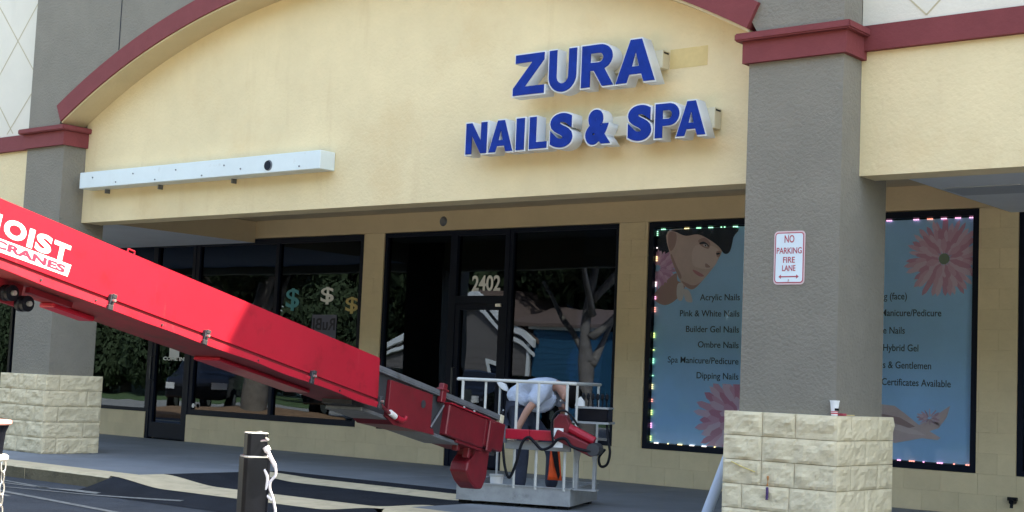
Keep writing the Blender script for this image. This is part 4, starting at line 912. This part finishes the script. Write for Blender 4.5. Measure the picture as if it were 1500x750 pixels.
# ================================================================== POSTS IN THE FOREGROUND
bo = root('steel_post', 'black square steel post with narrower cap and white cable on its right side', 'post', (.26, -5.45, -.15), math.radians(62)); WLOC[bo.name] = Vector((0, 0, 0))
def oct_(w_, c): return [(w_ / 2, w_ / 2 - c), (w_ / 2 - c, w_ / 2), (-w_ / 2 + c, w_ / 2), (-w_ / 2, w_ / 2 - c), (-w_ / 2, -w_ / 2 + c), (-w_ / 2 + c, -w_ / 2), (w_ / 2 - c, -w_ / 2), (w_ / 2, -w_ / 2 + c)]
obj('post_body', prism(oct_(.148, .016), 'z', 0, .855), M['black'], bo, bevel=.003)
obj('body_sunlit_top', prism(oct_(.144, .018), 'z', .856, .866), M['chrome'], bo, bevel=.002)  # bright metal top stands in for sunlight on the black shoulder
obj('post_cap', prism(oct_(.114, .015), 'z', .867, .985), M['black'], bo, bevel=.003)
obj('cap_sunlit_top', prism(oct_(.116, .015), 'z', .986, .992), M['rail'], bo, bevel=.002)  # white top paints in the sunlight falling on the black cap
obj('cap_bolt', tube(bmesh.new(), [(.02, .0, .992), (.02, .0, 1.0)], .014, 8), M['chrome'], bo)
cbw = root('white_cable', 'white taped cable looping down the right side of the black post', 'cable', (.34, -5.45, .4)); WLOC[cbw.name] = Vector((.34, -5.45, .4))
c1 = [(.322, -5.462, .818), (.34, -5.455, .800), (.351, -5.448, .785), (.351, -5.449, .757), (.369, -5.43, .706), (.386, -5.411, .659), (.385, -5.407, .614), (.364, -5.42, .58), (.360, -5.419, .542), (.371, -5.406, .498), (.378, -5.394, .447), (.381, -5.388, .40), (.38, -5.38, .2), (.37, -5.36, -.14)]
P = spline(c1[3:], 6); rr_ = [.0115 if 0 < k < 12 else .0075 for k in range(len(P))]
obj('thick_cable', tube(bmesh.new(), P, rr_, 10), M['cable'], cbw, smooth=True)
obj('thin_cable', tube(bmesh.new(), spline([(.338, -5.448, .645), (.352, -5.434, .601), (.346, -5.434, .545), (.333, -5.441, .518), (.350, -5.42, .497), (.370, -5.407, .478)], 6), .0085, 8), M['cable'], cbw, smooth=True)
obj('eye_bolt', tube(bmesh.new(), [(.30, -5.465, .795), (.345, -5.452, .803), (.352, -5.45, .812)], [.006, .006, .014], 8), M['chrome'], cbw)
obj('cable_clamp', tube(bmesh.new(), [(.345, -5.452, .768), (.357, -5.444, .745)], .019, 10), M['cable'], cbw, smooth=False)
lp = root('capped_post', 'black post with flat red edged cap and chain at the left edge', 'post', (-.85, -6.36, -.15)); WLOC[lp.name] = Vector((-.85, -6.36, -.15))
def lathe(c, prof, seg=24):
    bm = bmesh.new(); tube(bm, [(c[0], c[1], z) for r__, z in prof], [r__ for r__, z in prof], seg); return bm
cx_, cy_ = -.862, -6.375
obj('cap_plate', lathe((cx_, cy_), [(.098, .825), (.105, .832), (.105, .846), (.098, .852)]), mat('faded_pink_cap', (.60, .30, .27), .6), lp)
obj('post_neck', lathe((cx_, cy_), [(.066, .665), (.070, .72), (.076, .785), (.092, .824)]), M['black'], lp)
obj('flange', lathe((cx_, cy_), [(.085, .628), (.100, .636), (.100, .654), (.085, .664)]), M['rail'], lp)
obj('post_body', lathe((cx_, cy_), [(.055, -.15), (.055, .627)]), M['black'], lp)
for k in range(9):
    z = .60 - k * .062; bm = bmesh.new(); a = 0 if k % 2 else math.pi / 2
    ring = [(-.800 + .014 * math.cos(t) * math.cos(a), -6.325 + .014 * math.cos(t) * math.sin(a), z + .036 * math.sin(t)) for t in [2 * math.pi * q / 14 for q in range(15)]]
    tube(bm, ring, .0045, 6, False); obj('chain_link', bm, M['chrome'], lp)

# ================================================================== ACROSS THE LOT (seen in the glass)
def leaf_crown(seedn, n=13000):
    rnd = random.Random(seedn); vs, fs = [], []
    lobes = [(Vector((rnd.uniform(-.55, .55), rnd.uniform(-.55, .55), rnd.uniform(-.35, .45))), rnd.uniform(.32, .55)) for _ in range(11)]
    for k in range(n):
        c, r_ = lobes[k % len(lobes)]; u = Vector((rnd.gauss(0, 1), rnd.gauss(0, 1), rnd.gauss(0, 1))).normalized(); p = c + u * r_ * rnd.uniform(.6, 1.0) ** .5
        a = Vector((rnd.gauss(0, 1), rnd.gauss(0, 1), rnd.gauss(0, 1))).normalized(); b = a.cross(u).normalized(); s = rnd.uniform(.028, .06); i = len(vs)
        vs += [p + a * s, p + b * s * .6, p - a * s, p - b * s * .6]; fs.append((i, i + 1, i + 2, i + 3))
    me = bpy.data.meshes.new('crown'); me.from_pydata(vs, [], fs); me.materials.append(M['leaf']); return me
CR = [leaf_crown(k) for k in range(3)]
def tree(x, y, hgt, cr, label, tr=.22, limbs=True):
    t = root('tree', label, 'tree', (x, y, -.13), group='trees across the parking lot'); WLOC[t.name] = Vector((x, y, -.13)); rnd = random.Random(int(x * 10))
    bm = bmesh.new(); top = Vector((x + rnd.uniform(-.5, .5), y, hgt * .62))
    tube(bm, spline([(x, y, -.2), (x + rnd.uniform(-.15, .15), y, hgt * .2), (x + rnd.uniform(-.3, .3), y, hgt * .4), top], 5), [tr * (1 - .6 * k / 15) for k in range(16)], 8)
    for q in range(5):
        a = rnd.uniform(0, 6.28); s = Vector((x, y, hgt * rnd.uniform(.22, .45))); e = s + Vector((math.cos(a), math.sin(a), 1.1)) * cr * .7
        tube(bm, spline([s, s.lerp(e, .5) + Vector((0, 0, -.1)), e], 4), [tr * .5 * (1 - .7 * k / 8) for k in range(9)], 6)
    obj('trunk', bm, M['bark'], t, smooth=True)
    c = bpy.data.objects.new('crown', CR[rnd.randrange(3)]); col.objects.link(c); c.parent = t; c.scale = (cr, cr, hgt * (.42 if y > -15 else .54)); c.location = (0, 0, hgt * (.68 if y > -15 else .58)); c.rotation_euler = (0, 0, rnd.uniform(0, 6))
tree(-24.3, -7.6, 7.0, 3.2, 'shade tree growing on the mulch island in the lot', .36)
tree(-14.0, -9.0, 7.5, 2.9, 'bare limbed tree standing nearest the shop across the lot', .20)
rnd = random.Random(3)
PLACES = ['far left end', 'left of the grey house', 'behind the grey house', 'behind the blue annex', 'right of the blue annex']
for i in range(24):
    x = -86 + i * 4.4 + rnd.uniform(-1, 1); y = -28 + rnd.uniform(-4, 3)
    tree(x, y, rnd.uniform(10.5, 13.5), rnd.uniform(4.2, 5.4), 'dense green tree in the wooded row beyond the parking lot', .3)
for i in range(24):
    x = -100 + i * 5.6 + rnd.uniform(-1, 1)
    tree(x, -37 + rnd.uniform(-2, 2), rnd.uniform(14, 16.5), 6.2, 'tall tree in the deeper row of the woods beyond the lot', .35)
for i in range(26):
    x = -88 + i * 4.2 + rnd.uniform(-1, 1); y = -24.5 + rnd.uniform(-.8, .8)
    if -34 < x < -19: y = -28.5
    t = root('bush', 'low leafy bush in the undergrowth below the wooded row', 'bush', (x, y, -.13), group='undergrowth bushes beyond the lot')
    c = bpy.data.objects.new('crown', CR[i % 3]); col.objects.link(c); c.parent = t; c.scale = (3.0, 2.4, 3.4 + (i * 37 % 10) * .12); c.location = (0, 0, 2.0); c.rotation_euler = (0, 0, i)
# house with grey siding and white rake trim
hs = root('house', 'grey brown sided house with white gable trim and a blue annex across the lot', 'house', (-26, -21, -.13)); WLOC[hs.name] = Vector((-26, -21, -.13))
wl = obj('wall', prism([(-31.2, -.13), (-24.6, -.13), (-24.6, 2.5), (-27.0, 4.1), (-31.2, 2.1)], 'y', -26, -20), M['siding'], hs)
for k in range(14): obj('siding_board', B(-31.18 , -24.62, -20.0, -19.985, -.1 + k * .18, -.1 + k * .18 + .17), M['siding'], wl)
obj('rake_trim', prism([(-31.5, 1.95), (-27.0, 4.12), (-24.3, 2.4), (-24.3, 2.62), (-27.0, 4.38), (-31.5, 2.2)], 'y', -19.95, -19.8), M['trim_white'], hs)
obj('rake_trim', prism([(-31.5, 1.70), (-27.0, 3.80), (-24.3, 2.12), (-24.3, 2.22), (-27.0, 3.94), (-31.5, 1.82)], 'y', -19.93, -19.85), M['trim_white'], hs)
obj('roof', prism([(-31.6, 2.05), (-27.0, 4.25), (-24.2, 2.5), (-24.2, 2.62), (-27.0, 4.42), (-31.6, 2.2)], 'y', -26.3, -19.96), M['shingle'], hs)
obj('side_roof', prism([(-19.75, 3.10), (-22.5, 3.75), (-25.2, 3.1), (-25.2, 3.22), (-22.5, 3.87), (-19.75, 3.22)], 'x', -25.4, -21.3), M['shingle'], hs)
obj('corner_trim', B(-24.66, -24.55, -19.99, -19.9, -.1, 2.5), M['trim_white'], hs)
wd_ = obj('window', boxes([(-26.4, -26.28, -19.98, -19.92, .2, 1.9), (-25.3, -25.18, -19.98, -19.92, .2, 1.9), (-26.28, -25.3, -19.98, -19.92, 1.78, 1.9)]), M['trim_white'], hs); obj('pane', B(-26.28, -25.3, -19.98, -19.96, .2, 1.78), M['frame'], wd_)
ann = obj('annex_wall', B(-24.5, -21.6, -25, -20.05, -.1, 3.0), M['blue_siding'], hs)
for k in range(16): obj('siding_board', B(-24.48, -21.62, -20.05, -20.03, -.05 + k * .19, -.05 + k * .19 + .18), M['blue_siding'], ann)
obj('annex_fascia', B(-24.6, -21.5, -20.1, -19.9, 3.0, 3.14), M['trim_white'], hs)
# mulch island
o = obj('mulch_island', lathe((-25.5, -7.9), [(3.2, -.16), (3.1, -.05), (2.2, .06), (.8, .12)], 28), M['mulch']); o['kind'] = 'structure'
# parked black truck and a dark car
def vehicle(x, y, label, nm='parked_truck', cat='truck', s=1.0, rz_=0.0):
    r_ = root(nm, label, cat, (x, y, -.15), rz_, group=None); WLOC[r_.name] = Vector((0, 0, 0))
    side = [(-2.6, .45), (-2.6, 1.05), (-1.0, 1.12), (-.7, 1.62), (.75, 1.66), (1.2, 1.18), (2.45, 1.05), (2.62, .85), (2.62, .45)]
    obj('body', prism([(a * s, b * s) for a, b in side], 'y', -.9, .9), M['car'], r_, bevel=.05)
    obj('side_window', prism([(-.85, 1.15), (-.6, 1.55), (.68, 1.58), (1.0, 1.17)], 'y', .902, .912), M['glass'], r_)
    for a in (-1.6, 1.7):
        for b in (-.85, .85):
            w_ = obj('wheel', tube(bmesh.new(), [(a, b - .11, .36), (a, b + .11, .36)], .36, 20), M['rubber'], r_); obj('rim', tube(bmesh.new(), [(a, b - .115, .36), (a, b + .115, .36)], .2, 14), M['chrome'], w_)
    for b in (-.7, .7): obj('headlight', B(2.58, 2.66, b - .18, b + .18, .72, .9), M['headlight'], r_); obj('tail_light', B(-2.65, -2.58, b - .12, b + .12, .7, 1.0), M['print_red'], r_)
    obj('door_trim', B(-.9, 1.1, .901, .915, .95, .97), M['chrome'], r_)
    return r_
vehicle(-29.0, -10.2, 'black pickup parked beside the mulch island, headlight towards the shop', rz_=math.radians(55))
vehicle(-24.0, -12.0, 'dark car parked behind the island tree', 'parked_car', 'car', .95, math.radians(75))
vehicle(-19.5, -12.2, 'dark car parked right of the island', 'parked_car', 'car', .95, math.radians(80))
